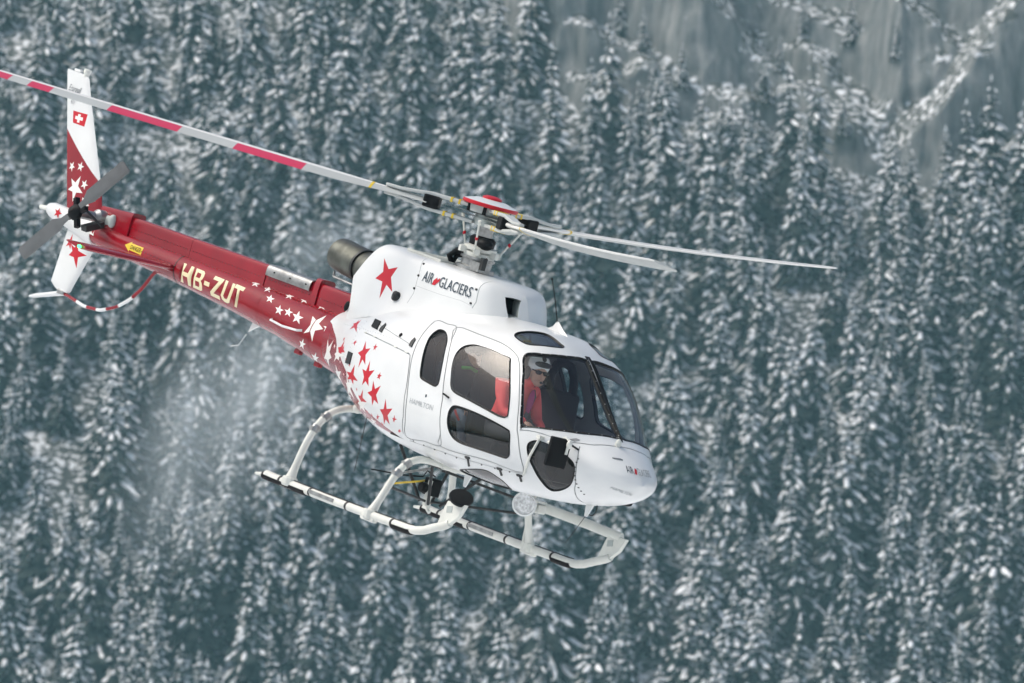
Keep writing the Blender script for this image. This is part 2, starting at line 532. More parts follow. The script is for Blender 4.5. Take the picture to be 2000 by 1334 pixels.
def conifer_arrays(seed, h, wide, tiers, per, snowiness, rich=True):
    """needles (v,f), snow (v,f), trunk (v,f)"""
    rg = np.random.RandomState(seed)
    NV, NF, SV, SF = [], [], [], []
    lean = rg.uniform(-0.02, 0.02, 2); asym = rg.uniform(0, 6.28)
    def axis(z): return np.array([lean[0] * z, lean[1] * z, z])
    for i in range(tiers):
        t = (i + rg.uniform(-.3, .3)) / tiers
        t = min(max(t, 0.0), 0.985)
        z = h * (0.10 + 0.89 * t)
        L0 = wide * (1 - t) ** 0.80 * (1 + .10 * math.sin(t * 17 + seed)) + 0.34
        n = max(4, int(per * (0.55 + 0.45 * (1 - t))))
        a0 = rg.uniform(0, 6.28)
        for k in range(n):
            if rg.rand() < 0.10: continue
            a = a0 + 6.283 * k / n + rg.uniform(-.35, .35)
            L = L0 * rg.uniform(0.55, 1.22) * (1 + .16 * math.sin(a - asym)) * (1.15 if rg.rand() < .1 else 1)
            dr = rg.uniform(0.25, 0.75) + 0.25 * (1 - t)
            d = np.array([math.cos(a), math.sin(a), 0]); s = np.array([-d[1], d[0], 0])
            seg = 4 if rich else 3
            u = np.linspace(0, 1, seg + 1)
            up0 = rg.uniform(0.0, 0.22)
            zz = (up0 * u - dr * u ** 1.7 + 0.12 * np.clip(u - .75, 0, 1) * 2) * L
            P = axis(z)[None] + d[None] * (L * u)[:, None] + np.array([0, 0, 1])[None] * zz[:, None]
            P = P + s[None] * (rg.uniform(-.12, .12) * L * u ** 2)[:, None]
            w = L * (0.08 + 0.20 * np.sin(np.pi * np.clip(u * 0.85 + 0.12, 0, 1))) * rg.uniform(.8, 1.2)
            w[-1] *= 0.25
            o = len(NV)
            for j in range(seg + 1):
                jag = rg.uniform(.65, 1.25, 2)
                NV += [P[j] - s * w[j] * jag[0] - [0, 0, w[j] * .45], P[j], P[j] + s * w[j] * jag[1] - [0, 0, w[j] * .45]]
                if rich:
                    hang = rg.uniform(.25, .8, 2) * (0.28 + .12 * L)
                    NV += [NV[-3] - np.array([0, 0, hang[0]]) + s * .06, NV[-1] - np.array([0, 0, hang[1]]) - s * .06]
            q = 5 if rich else 3
            for j in range(seg):
                b = o + j * q; c = b + q
                NF += [(b, b + 1, c + 1, c), (b + 1, b + 2, c + 2, c + 1)]
                if rich:
                    NF += [(b, c, c + 3), (b + 2, c + 4, c + 2)] if rg.rand() < .5 else [(b, c, b + 3), (b + 2, b + 4, c + 2)]
            # snow pads lying on the bough
            m = rg.choice([2, 2, 3, 3]) if rich else rg.choice([1, 1, 2])
            cuts = np.sort(rg.uniform(0.12, 1.02, m + 1)) if m > 1 else np.array([rg.uniform(.15, .4), rg.uniform(.75, 1.03)])
            for j in range(m):
                if rg.rand() > snowiness: continue
                u0, u1 = cuts[j], cuts[j + 1]
                if u1 - u0 < 0.10: u1 = u0 + 0.14
                ns = 3
                ring = 5
                oo = len(SV)
                th = min(0.42, 0.12 + 0.08 * L) * rg.uniform(.5, 1.4)
                for r in range(ns + 1):
                    uu = u0 + (u1 - u0) * r / ns
                    e = [0.35, 1.0, 0.95, 0.3][r]
                    c = np.array([np.interp(uu, u, P[:, 0]), np.interp(uu, u, P[:, 1]), np.interp(uu, u, P[:, 2])])
                    ww = min(.5, np.interp(uu, u, w) * rg.uniform(.55, .92)) * e
                    SV += [c - s * ww - [0, 0, .48 * ww], c - s * ww * .6 + [0, 0, th * e * .55], c + [0, 0, th * e], c + s * ww * .6 + [0, 0, th * e * .55], c + s * ww - [0, 0, .48 * ww]]
                for r in range(ns):
                    for k2 in range(4):
                        A = oo + r * 5 + k2
                        SF.append((A, A + 1, A + 6, A + 5))
                SF.append((oo, oo + 1, oo + 2, oo + 3, oo + 4)); e = oo + ns * 5
                SF.append((e + 4, e + 3, e + 2, e + 1, e))
    # snowy tip
    oo = len(SV); tip = axis(h * .985)
    for r, (rr, dz) in enumerate([(.16, -1.0), (.20, -.45), (.09, .25)]):
        for k in range(5):
            a = 6.283 * k / 5
            SV.append(tip + np.array([rr * math.cos(a), rr * math.sin(a), dz]))
    for r in range(2):
        for k in range(5):
            SF.append((oo + r * 5 + k, oo + r * 5 + (k + 1) % 5, oo + r * 5 + 5 + (k + 1) % 5, oo + r * 5 + 5 + k))
    SF.append(tuple(oo + 10 + k for k in range(5)))
    TV, TF = [], []
    zs = [-1.5, 0, h * .25, h * .6, h * .97]
    rs = [.42, .36, .27, .15, .03]
    for r, zz in zip(rs, zs):
        for k in range(7):
            a = 6.283 * k / 7
            TV.append(axis(zz) + np.array([r * math.cos(a), r * math.sin(a), 0]))
    for r in range(4):
        for k in range(7):
            TF.append((r * 7 + k, r * 7 + (k + 1) % 7, r * 7 + 7 + (k + 1) % 7, r * 7 + 7 + k))
    return (np.array(NV), NF), (np.array(SV), SF), (np.array(TV), TF)

def arr_mesh(name, V, F, mat, smooth=False):
    me = bpy.data.meshes.new(name)
    me.from_pydata(V.tolist(), [], F)
    me.materials.append(mat)
    if smooth: me.shade_smooth()
    me.update()
    return me

TREE_H = 28.0
VARS = []
for i, (wd, ti, pe, sn) in enumerate([(5.3, 30, 10, .66), (5.9, 28, 10, .76), (4.7, 32, 9, .55), (6.3, 28, 11, .84), (5.0, 33, 10, .48), (5.6, 27, 10, .88), (4.3, 30, 9, .66)]):
    (nv, nf), (sv, sf), (tv, tf) = conifer_arrays(100 + i, TREE_H, wd, ti, pe, sn)
    VARS.append((arr_mesh('crown', nv, nf, M['needle']), arr_mesh('snow_load', sv, sf, M['load'], True), arr_mesh('trunk', tv, tf, M['bark'], True)))

F_PX = 16240.0
def pix(x, y, z): return 1000 + F_PX * x / y, 667 - F_PX * z / y

rg = np.random.RandomState(7)
spots = []            # x, y, z(base), height, variant, rot
def base_from_tip(u, v, h):
    y = 1500.0
    for _ in range(25):
        x = (u - 1000) / F_PX * y
        z = (667 - v) / F_PX * y - h
        y = float(slope_y(np.array([x]), np.array([z]))[0])
    return x, y, z
# a few trees whose tops stand out against their neighbours
for (u, v, h, k) in [(1592, 588, 30, 3), (1655, 815, 27, 5), (1888, 942, 27, 1), (1745, 250, 24, 0), (1470, 1085, 27, 5), (1625, 1182, 25, 3), (345, 372, 24, 1), (612, 1128, 28, 1), (530, 985, 26, 0), (228, 602, 26, 3),
                     (385, 612, 25, 1), (1555, 945, 26, 3), (1720, 345, 27, 2), (1455, 232, 25, 1), (1770, 385, 26, 4), (1360, 1010, 27, 0), (90, 470, 25, 2), (760, 150, 22, 1), (985, 1190, 26, 3), (1150, 1160, 27, 0), (1880, 1210, 27, 2), (60, 1180, 27, 1), (300, 1180, 27, 4), (1965, 560, 25, 4)]:
    x, y, z = base_from_tip(u, v, h)
    spots.append((x, y, z, h, k, rg.uniform(0, 6.28)))
tries = 0
while len(spots) < 800 and tries < 45000:
    tries += 1
    z = rg.uniform(-126, 72); x = rg.uniform(-112, 112)
    zl = float(np.interp(x, CL_X, CL_Z))
    hgt = np.interp(z, [-110, -40, 20, 70], [29, 27.5, 24, 20]) * rg.uniform(.55, 1.15)
    if z > zl - 3:
        if rg.rand() > 0.26 or x > 60 and rg.rand() > .5: continue
        hgt *= rg.uniform(.32, .6)
    y = float(slope_y(np.array([x]), np.array([z]))[0])
    dmin = 3.7 if z < zl else 2.2
    if any((x - s[0]) ** 2 + (y - s[1]) ** 2 + (z - s[2]) ** 2 < (dmin + .05 * (hgt + s[3]) / 2) ** 2 for s in spots): continue
    spots.append((x, y, z, hgt, rg.randint(len(VARS)), rg.uniform(0, 6.28)))
# those that show largest come first: nearest with free tops inside the frame
def shown(s):
    u, v = pix(s[0], s[1], s[2] + s[3] * .7)
    inside_f = -40 < u < 2040 and -60 < v < 1400
    return (0 if inside_f else 1e6) + s[1] - s[3] * 4
order = sorted(range(len(spots)), key=lambda i: (0 if i < 24 else 1, shown(spots[i])))
near = [spots[i] for i in order[:300]]
far = [spots[i] for i in order[300:]]
SNOWY = ['lightly dusted', 'snow-laden', 'sparsely snowed', 'broad heavily snowed', 'dark lightly snowed', 'thickly snow-caked', 'slim snow-laden']
front_rank = sorted([s for s in near if 0 < pix(s[0], s[1], s[2] + s[3])[0] < 2000 and 1060 < pix(s[0], s[1], s[2] + s[3])[1] < 1290], key=lambda s: s[0])
special = {(1592, 588): 'broad snow-capped spruce standing tall right of the windshield, below the long right-hand rotor blade',
           (1888, 942): 'snowy spruce with rounded white top near the lower right edge of the photo',
           (1745, 250): 'spruce growing against the foot of the rock face, upper right',
           (345, 372): 'heavily snowed spruce just right of the tail fin, above the red boom',
           (228, 602): 'broad spruce beneath the striped tail guard',
           (612, 1128): 'snowy spruce below the rear end of the near skid'}
sp_by_xy = {}
for (u, v), lb in special.items():
    best = min(spots[:24], key=lambda s: (pix(s[0], s[1], s[2] + s[3])[0] - u) ** 2 + (pix(s[0], s[1], s[2] + s[3])[1] - v) ** 2)
    sp_by_xy[best[:3]] = lb
ORD = ['first', 'second', 'third', 'fourth']
anchors = {(1240, 640): 'spruce top just above and right of the cabin roof', (1330, 905): 'spruce directly right of the helicopter nose', (1290, 1120): 'spruce just below the front tip of the far skid', (1000, 1110): 'spruce rising right below the middle of the skids',
           (700, 1080): 'spruce below the middle of the near skid', (440, 800): 'spruce left of the near skid, below the tail boom lettering', (300, 700): 'spruce below the curve of the striped tail guard', (60, 640): 'spruce at the left edge beneath the tail skid',
           (620, 420): 'spruce above the grey vent plate of the tail boom', (480, 430): 'spruce standing above the tail boom, left of the exhaust pipe', (840, 300): 'spruce above the rotor hub, left of its red cap', (1080, 330): 'spruce above the rotor hub, right of its red cap',
           (1480, 560): 'spruce under the middle of the long right-hand rotor blade', (1690, 500): 'spruce just beyond the tip of the long right-hand rotor blade', (60, 260): 'spruce at the left edge between tail fin and rotor blade', (380, 130): 'spruce above the red-banded rotor blade, right of the tail fin top'}
for (u, v), lb in anchors.items():
    best = min((s for s in near if s[:3] not in sp_by_xy), key=lambda s: (pix(s[0], s[1], s[2] + s[3])[0] - u) ** 2 + (pix(s[0], s[1], s[2] + s[3])[1] - v) ** 2)
    sp_by_xy[best[:3]] = SNOWY[best[4]] + ' ' + lb
rank = {s[:3]: i for i, s in enumerate(front_rank)}
for (x, y, z, h, k, rz) in near:
    e = link('spruce_tree', None)
    e.location = (x, y, z - .4)
    e.rotation_euler = (rg.normal(0, .022), rg.normal(0, .022), rz)
    sc = h / TREE_H
    e.scale = (sc * rg.uniform(.85, 1.15), sc * rg.uniform(.85, 1.15), sc)
    cr = link('crown', VARS[k][0], e)
    link('snow_load', VARS[k][1], cr)['kind'] = 'stuff'
    link('trunk', VARS[k][2], e)
    key = (x, y, z)
    if key in sp_by_xy:
        lb = sp_by_xy[key]
    elif key in rank:
        i, n = rank[key], len(front_rank)
        if i < 4: lb = SNOWY[k] + ' spruce, ' + ORD[i] + ' from the left among the tops along the bottom edge'
        elif n - 1 - i < 4: lb = SNOWY[k] + ' spruce, ' + ORD[n - 1 - i] + ' from the right among the tops along the bottom edge'
        else: lb = 'snow-covered spruce in the dense hillside forest behind the helicopter'
    else:
        lb = 'snow-covered spruce in the dense hillside forest behind the helicopter'
    tag(e, lb, 'tree', 'snowy spruces on the mountainside')
# the rest of the wood as one mass
def tri_arrays(v, f):
    return v, np.array([(q[0], q[i], q[i + 1]) for q in f for i in range(1, len(q) - 1)], np.int64)
LOW = [[tri_arrays(*p) for p in conifer_arrays(300 + i, TREE_H, wd, 20, 8, sn, rich=False)] for i, (wd, sn) in enumerate([(5.6, .7), (4.9, .6), (6.0, .8)])]
VV, FF, MI = [], [], []
off = 0
for (x, y, z, h, k, rz) in far:
    c, s_ = math.cos(rz), math.sin(rz); sc = h / TREE_H
    Rm = np.array([[c, -s_, 0], [s_, c, 0], [0, 0, 1]]) * sc
    for mi, (v, f) in enumerate(LOW[k % 3]):
        VV.append(v @ Rm.T + np.array([x, y, z - .4])); FF.append(f + off); MI.append(np.full(len(f), mi)); off += len(v)
VV, FF, MI = np.concatenate(VV), np.concatenate(FF), np.concatenate(MI)
me = bpy.data.meshes.new('distant_forest')
me.vertices.add(len(VV)); me.vertices.foreach_set('co', VV.astype(np.float32).ravel())
me.loops.add(len(FF) * 3); me.loops.foreach_set('vertex_index', FF.astype(np.int32).ravel())
me.polygons.add(len(FF)); me.polygons.foreach_set('loop_start', np.arange(0, len(FF) * 3, 3, dtype=np.int32))
for q in ('needle', 'load', 'bark'): me.materials.append(M[q])
me.polygons.foreach_set('material_index', MI.astype(np.int32))
me.update(calc_edges=True); me.validate()
tag(link('distant_forest', me), 'mass of snowy conifers filling the mountainside between the nearer spruces', 'forest', kind='stuff')

# ------------------------------------------------------------------ helicopter (local frame: x to the nose, y to port, z up; origin under the rotor mast at skid level)
RC = np.array([[0.57628411, 0.77168201, 0.269079], [0.21166633, 0.17708022, -0.96116594], [-0.78936303, 0.61085962, -0.06129058]])
MAST = Vector((-0.2069, 80.0, 1.1921))            # where the rotor hub hangs in the air
RW = Matrix((RC[0], RC[2], -RC[1]))               # attitude: nose down and turned towards the viewer
HELI = Matrix.Translation(MAST) @ RW.to_4x4() @ Matrix.Translation((0, 0, -3.1))
heli = link('helicopter', None)
heli.matrix_world = HELI
tag(heli, 'white and crimson helicopter with star livery flying nose-down before the snowy forest', 'helicopter')

def part(name, mb, mats, parent=None, smooth=35):
    return mb.build(name, mats, parent or heli, smooth)

# ---- cabin surface: stations of x, top, bottom, half width, height of greatest width, roundness above and below
ST = np.array([
    [-1.80, 1.76, 1.21, .285, 1.50, 2.0, 2.0], [-1.50, 1.84, 1.125, .375, 1.50, 2.1, 2.0], [-1.00, 1.96, .985, .590, 1.47, 2.2, 2.05],
    [-0.50, 2.07, .835, .780, 1.42, 2.4, 2.2], [0.00, 2.16, .755, .880, 1.38, 2.5, 2.35], [0.50, 2.23, .735, .915, 1.35, 2.6, 2.5],
    [1.00, 2.28, .725, .920, 1.33, 2.6, 2.55], [1.50, 2.285, .725, .905, 1.32, 2.6, 2.6], [1.86, 2.225, .745, .865, 1.31, 2.5, 2.5],
    [2.07, 2.135, .765, .825, 1.30, 2.4, 2.5], [2.38, 1.90, .805, .725, 1.28, 2.25, 2.4], [2.63, 1.70, .850, .615, 1.26, 2.1, 2.3],
    [2.86, 1.535, .905, .495, 1.23, 2.0, 2.2], [3.08, 1.425, .975, .375, 1.215, 2.0, 2.1], [3.24, 1.34, 1.045, .255, 1.205, 2.0, 2.0],
    [3.33, 1.265, 1.115, .140, 1.20, 2.0, 2.0], [3.36, 1.197, 1.193, .002, 1.195, 2.0, 2.0]])

def pchip(xs, ys, x):
    h = np.diff(xs); d = np.diff(ys) / h
    m = np.zeros_like(ys)
    for i in range(1, len(xs) - 1):
        if d[i - 1] * d[i] > 0:
            w1 = 2 * h[i] + h[i - 1]; w2 = h[i] + 2 * h[i - 1]
            m[i] = (w1 + w2) / (w1 / d[i - 1] + w2 / d[i])
    m[0] = d[0]; m[-1] = d[-1]
    x = np.clip(x, xs[0], xs[-1]); i = np.clip(np.searchsorted(xs, x) - 1, 0, len(xs) - 2)
    t = (x - xs[i]) / h[i]
    return ys[i] * (2 * t ** 3 - 3 * t ** 2 + 1) + h[i] * m[i] * (t ** 3 - 2 * t ** 2 + t) + ys[i + 1] * (-2 * t ** 3 + 3 * t ** 2) + h[i] * m[i + 1] * (t ** 3 - t ** 2)

def S_body(x, th, side=-1):
    x = np.asarray(x, float); th = np.radians(np.asarray(th, float))
    zt, zb, w, zc, nu, nl = [pchip(ST[:, 0], ST[:, k], x) for k in range(1, 7)]
    up = th >= 0
    n = np.where(up, nu, nl); h = np.where(up, zt - zc, zc - zb)
    y = side * w * np.abs(np.cos(th)) ** (2 / n)
    z = zc + np.sign(th) * h * np.abs(np.sin(th)) ** (2 / n)
    return np.stack([x + 0 * y, y, z], -1)

KB = 0.0150                                        # metres per degree round the hull
def L(pts, k=KB, n=72, smooth=True):
    P = np.array([(p[0], p[1] * k) for p in pts])
    return smooth_loop(P, n) if smooth else P

WIN = {
    'rear': [(0.666,39.4),(0.739,40.3),(0.824,38.4),(0.923,33.1),(0.995,25.5),(1.06,17.3),(1.115,8.2),(1.098,5.9),(1.061,5.3),(0.958,5.6),(0.837,6.2),(0.793,8.0),(0.747,13.8),(0.687,22.9),(0.644,32.3)],
    'doorup': [(1.197,18.5),(1.158,26.3),(1.184,32.8),(1.291,36.9),(1.445,37.8),(1.681,38.6),(1.8,40.1),(1.856,37.3),(2.049,21.6),(2.131,9.9),(2.119,7.0),(2.076,5.8),(1.956,5.1),(1.567,5.4),(1.373,6.1),(1.294,8.4),(1.243,13.5)],
    'doorlow': [(1.377,-1.5),(1.391,0.5),(1.438,1.6),(1.526,2.0),(1.795,2.4),(2.154,2.2),(2.212,0.8),(2.235,-2.9),(2.252,-14.8),(2.229,-19.7),(2.189,-21.5),(2.046,-21.1),(1.689,-20.9),(1.538,-19.0),(1.455,-14.8),(1.401,-8.3)],
    'chin': [(2.418,-1.7),(2.453,2.3),(2.508,5.0),(2.593,6.8),(2.705,7.9),(2.782,7.3),(2.866,1.9),(2.903,-7.2),(2.889,-24.5),(2.821,-40.2),(2.701,-51.7),(2.578,-57.1),(2.535,-53.6),(2.523,-40.9),(2.494,-24.7),(2.442,-10.4)],
    'belly': [(1.253,-62.7),(1.487,-52.7),(1.755,-45.2),(1.913,-45.6),(1.984,-57.6),(1.849,-75),(1.645,-78),(1.387,-76),(1.22,-71)],
    'roof': [(1.576,57.6),(1.546,61.6),(1.562,66.6),(1.609,73.8),(1.665,78.2),(1.753,79.6),(1.867,79.4),(1.92,79.7),(1.941,78.4),(1.945,75.5),(1.912,68.5),(1.813,58.4),(1.723,56.0),(1.637,56.1)],
    'shield': [(1.884,49.0),(1.99,62.0),(2.051,75.3),(2.075,89.1),(2.20,89.2),(2.464,88.9),(2.70,88.7),(2.845,88.5),(2.856,78),(2.769,46.0),(2.58,22.2),(2.326,7.7),(2.289,8.1),(2.187,22.6),(2.032,37.2)],
}
DOOR = [(0.861,46.0),(1.226,46.3),(1.544,46.1),(1.71,46.0),(1.831,44.7),(1.899,42.5),(2.012,35.8),(2.17,21.5),(2.246,9.7),(2.275,4.3),(2.343,-5.6),(2.368,-33.4),(2.023,-30.4),(1.717,-30.6),(1.257,-31.8),(1.304,-18.4),(1.255,-0.5),(1.198,6.6),(1.096,20.5),(0.985,33.0)]
RDOOR = [(0.502,48.6),(0.691,47.1),(0.861,46.0),(0.985,33.0),(1.096,20.5),(1.198,6.6),(1.255,-0.5),(1.304,-18.4),(1.257,-31.8),(0.965,-34.4),(0.645,-39.5),(0.711,-20.8),(0.707,-4.2),(0.652,3.5),(0.576,14.9),(0.534,26.1),(0.508,38.4)]
HATCH = [(-0.468,22.3),(-0.26,21.3),(0.378,17.3),(0.53,16.4),(0.595,8.6),(0.65,0.6),(0.68,-9.2),(0.68,-17.8),(0.60,-36.8),(0.40,-38.5),(0.191,-35.0),(-0.029,-22.8),(-0.264,-9.1),(-0.417,2.4),(-0.444,12.3)]
RED = [(-1.8,40.5),(-1.533,20.7),(-1.082,-0.7),(-0.801,-7.9),(-0.563,-12.0),(-0.46,-20.0),(-0.30,-27),(-0.16,-32),(0.031,-36),(0.263,-40.5),(0.48,-45.5),(0.26,-46.5),(0.03,-46.5),(-0.18,-46.5),(-0.42,-49),(-0.62,-54),(-0.85,-62),(-1.1,-74),(-1.4,-89.9),(-1.8,-89.9)]
STARS_RED = [
    [(-0.332,15.9),(-0.168,12.0),(-0.154,1.7),(-0.287,-1.3),(-0.393,5.7)], [(-0.088,5.0),(0.045,1.6),(0.006,-8.7),(-0.135,-11.4),(-0.192,-0.3)],
    [(0.073,-2.8),(0.229,-3.3),(0.22,-18.4),(0.083,-23.5),(-0.006,-14.1)], [(0.355,-10.3),(0.49,-15.2),(0.38,-33.7),(0.233,-38.1),(0.243,-22.3)],
    [(-0.107,16.8),(-0.05,14.9),(-0.067,11.8),(-0.108,11.3),(-0.132,14.0)], [(0.158,2.0),(0.201,0.9),(0.18,-0.6),(0.121,-0.7),(0.118,0.5)],
    [(0.523,-19.9),(0.561,-23.2),(0.49,-28.5),(0.465,-28.7),(0.473,-24.5)], [(0.576,-32.2),(0.591,-34.4),(0.531,-38.4),(0.489,-38.6),(0.517,-35.0)],
    [(0.178,-28.4),(0.21,-30.0),(0.132,-36.5),(0.088,-36.8),(0.122,-32.6)], [(-0.547,14.2),(-0.508,12.7),(-0.532,8.9),(-0.609,10.0),(-0.585,12.1)],
    [(-0.885,9.5),(-0.739,0.8),(-0.855,-4.5),(-1.039,-8.8),(-1.035,-0.7)], [(-0.382,-0.7),(-0.236,-10.7),(-0.35,-16.8),(-0.528,-17.5),(-0.568,-11.3)],
    [(-0.106,-14.0),(-0.018,-23.6),(-0.194,-30.5),(-0.319,-32.9),(-0.227,-22.9)], [(-0.892,36.4),(-0.82,36.2),(-0.656,20.3),(-0.923,21.3),(-0.946,29.8)]]
STARS_WHITE = [
    [(-1.50,-2.1),(-1.289,1.7),(-1.292,-22.2),(-1.60,-58.0),(-1.64,-40.4)], [(-1.104,0.8),(-0.728,-1.1),(-0.909,-11.5),(-1.159,-22.1),(-1.12,-10.7)],
    [(-1.081,-22.2),(-0.804,-19.5),(-0.95,-40.0),(-1.25,-52),(-1.20,-36.2)], [(-0.568,-11.3),(-0.393,-17.0),(-0.40,-33.0),(-0.65,-37.2),(-0.60,-24)],
    [(-0.253,-22.8),(-0.016,-23.1),(-0.16,-37.5),(-0.34,-42),(-0.31,-33.1)], [(-.03,-38),(.05,-40),(0,-46),(-.11,-48),(-.10,-42)], [(-.62,-32),(-.52,-34),(-.58,-44),(-.74,-47),(-.73,-38)], [(-.95,-36),(-.82,-38),(-.9,-48),(-1.05,-52),(-1.05,-42)]]

PANE_OF = {'rear': 'darkglass', 'doorup': 'glass', 'doorlow': 'darkglass', 'chin': 'darkglass', 'belly': 'darkglass', 'roof': 'roofglass', 'shield': 'glass'}
outer = {k: L(v, n=84) for k, v in WIN.items()}
outer = {k: (v if area2(v) > 0 else v[::-1]) for k, v in outer.items()}
outer['shield'][:, 1] = np.minimum(outer['shield'][:, 1], 89.4 * KB)
inner = {k: offset_loop(v, -(0.018 if k == 'shield' else 0.012)) for k, v in outer.items()}
door_l, rdoor_l, hatch_l = L(DOOR), L(RDOOR, n=68), L(HATCH, n=60)
def ring(P, d): return offset_loop(P, d), offset_loop(P, -d)
SEAM = 0.0055
seams = [ring(P, SEAM) for P in (door_l, rdoor_l)]
# seam running down the nose and the line under the windshield
def ribbon(pts, half, n=24):
    P = np.array([(p[0], p[1] * KB) for p in pts])
    t = np.linspace(0, len(P) - 1, n)
    Q = np.stack([np.interp(t, np.arange(len(P)), P[:, i]) for i in (0, 1)], 1)
    d = np.gradient(Q, axis=0); nn = np.stack([-d[:, 1], d[:, 0]], 1); nn /= np.linalg.norm(nn, axis=1)[:, None]
    return np.concatenate([Q + nn * half, (Q - nn * half)[::-1]])
lines = [ribbon([(2.844,29.8),(2.897,12.1),(2.917,-10.5),(2.895,-33.3),(2.80,-58),(2.72,-75),(2.66,-89)], .005),
         ribbon([(2.30,5.0),(2.728,20.0),(2.90,45),(2.96,70),(2.97,89.9)], .005),
         ribbon(HATCH[:9], .0055, 40), ribbon([(2.37,-35),(2.2,-36.5),(1.7,-37),(1.25,-38.5),(0.66,-43)], .004),
         ribbon([(-.52,38),(-.3,33),(0.1,27),(0.46,22.5)], .004)]
_rs = random.Random(5)
def _tips(x, t, r): return [(x + r * .8 * math.sin(6.2832 * i / 5 + .1), t + r / KB * math.cos(6.2832 * i / 5 + .1)) for i in range(5)]
_edge = [(-1.05, 2), (-.9, -4), (-.75, -8), (-.6, -12), (-.5, -20), (-.42, -27), (-.3, -34), (-.18, -39), (-.05, -42), (.1, -45)]
for ex_, et_ in _edge:
    STARS_RED.append(_tips(ex_ + _rs.uniform(.06, .16), et_ + _rs.uniform(4, 9), _rs.uniform(.022, .045)))
    STARS_WHITE.append(_tips(ex_ - _rs.uniform(.05, .14), et_ - _rs.uniform(3, 6), _rs.uniform(.022, .05)))
red_l = L(RED, smooth=False)
sr = [star5(L(s, smooth=False)) for s in STARS_RED]
sw = [star5(L(s, smooth=False)) for s in STARS_WHITE]
post_l = np.array([(2.03, 89.0 * KB), (2.12, 88.9 * KB), (2.5, 88.6 * KB), (2.86, 88.2 * KB), (2.9, 89.99 * KB), (2.03, 89.99 * KB)])

def hull_side(side):
    loops = list(outer.values()) + list(inner.values()) + lines + [post_l]
    for a, b in seams: loops += [a, b]
    if side < 0: loops += [red_l] + sr + sw
    else: loops += [red_l]
    V, F = triangulate((-1.66, 3.36, -90 * KB, 90 * KB), 90, 54, loops)
    c = V[F].mean(1)
    x, th = V[:, 0], V[:, 1] / KB
    P = S_body(x, th, side)
    N = surf_normal(S_body, x, th, side)
    t = np.zeros(len(F), int)                     # 0 hull white, 1 hull red, 2 star red, 3 star white
    t[inside(red_l, c)] = 1
    if side < 0:
        for s in sr: t[inside(s, c)] = 2
        for s in sw:
            t[inside(s, c)] = 3
    for P_, code in ((hatch_l, 12), (rdoor_l, 11), (door_l, 10)):
        q = inside(P_, c)
        if code == 12: continue
        t[q] = code
    for a, b in seams: t[inside(a, c) & ~inside(b, c)] = 20
    for r_ in lines: t[inside(r_, c)] = 20
    codes = {}
    for i, k in enumerate(outer):
        t[inside(outer[k], c)] = 30 + i
        t[inside(inner[k], c)] = 40 + i
        codes[k] = i
    t[inside(post_l, c)] = 30 + codes['shield']
    return P, N, F, t, codes

hull_P, hull_N, hull_F, hull_m = [], [], [], []
lin_P, lin_N, lin_F = [], [], []
seam_P, seam_N, seam_F = [], [], []
off = 0
for side in (-1, 1):
    P, N, F, t, codes = hull_side(side)
    q = t < 10
    hull_P.append(P); hull_N.append(N); hull_F.append(F[q] + off); hull_m.append(np.where(t[q] == 3, 3, t[q]))
    seam_P.append(P - N * .005); seam_N.append(N); seam_F.append(F[t == 20] + off)
    ql = (t < 30) & (P[F].mean(1)[:, 0] > -0.12)
    lin_P.append(P - N * .035); lin_N.append(-N); lin_F.append(F[ql] + off)
    off += len(P)
    doors = {}
    for code, nm in ((10, 'door'), (11, 'rear_door')):
        doors[nm] = mesh_from_tris(nm, P, F[t == code], M['white'], normals=N, parent=heli)
    for k, i in codes.items():
        owner = doors['door'] if k in ('doorup', 'doorlow') else doors['rear_door'] if k == 'rear' else heli
        Pp = P - N * .006
        if k == 'doorup':                          # blown bubble window
            cc = np.array([1.62, 0]);  x2 = (P[:, 0] - 1.6) / .5; z2 = (P[:, 2] - 1.72) / .34
            Pp = P + N * (np.clip(1 - x2 ** 2 - z2 ** 2, 0, 1) * .05 - .006)[:, None]
        pane = mesh_from_tris({'shield': 'windshield', 'roof': 'roof_window', 'chin': 'chin_window', 'belly': 'belly_window'}.get(k, 'window'), Pp, F[t == 40 + i], M[PANE_OF[k]], normals=N, parent=owner)
        # rubber frame: a raised ring and the wall of the opening
        fr_t = t == 30 + i
        Pf = P + N * .004
        ring_mesh = F[fr_t]
        Pin = P - N * .034
        allP = np.concatenate([Pf, Pin]); allN = np.concatenate([N, N])
        edges = {}
        for tri in ring_mesh:
            for a, b in ((0, 1), (1, 2), (2, 0)):
                e = (tri[a], tri[b]); edges[tuple(sorted(e))] = edges.get(tuple(sorted(e)), 0) + 1
        walls = []
        n0 = len(P)
        for (a, b), cnt in edges.items():
            if cnt == 1:
                walls += [(a, b, b + n0), (a, b + n0, a + n0)]
        mesh_from_tris('window_frame', allP, np.concatenate([ring_mesh, np.array(walls)]) if walls else ring_mesh, M['rubber'], normals=None, parent=pane if owner is heli else owner)
fus = mesh_from_tris('fuselage', np.concatenate(hull_P), np.concatenate(hull_F), [M['white'], M['red'], M['starred'], M['starwhite']], np.concatenate(hull_m), np.concatenate(hull_N), heli)
mesh_from_tris('panel_seam', np.concatenate(seam_P), np.concatenate(seam_F), M['seam'], normals=np.concatenate(seam_N), parent=fus)
mesh_from_tris('cabin_lining', np.concatenate(lin_P), np.concatenate(lin_F), M['lining'], normals=np.concatenate(lin_N), parent=fus)
mb = MB()
a = np.linspace(-90, 90, 30)
loop = [tuple(p) for p in S_body(np.full(30, -.12), a, -1)] + [tuple(p) for p in S_body(np.full(30, -.12), a, 1)[::-1][1:-1]]
mb.add([(x, y * .96, 1.45 + (z - 1.45) * .96) for x, y, z in loop], [tuple(range(len(loop)))])
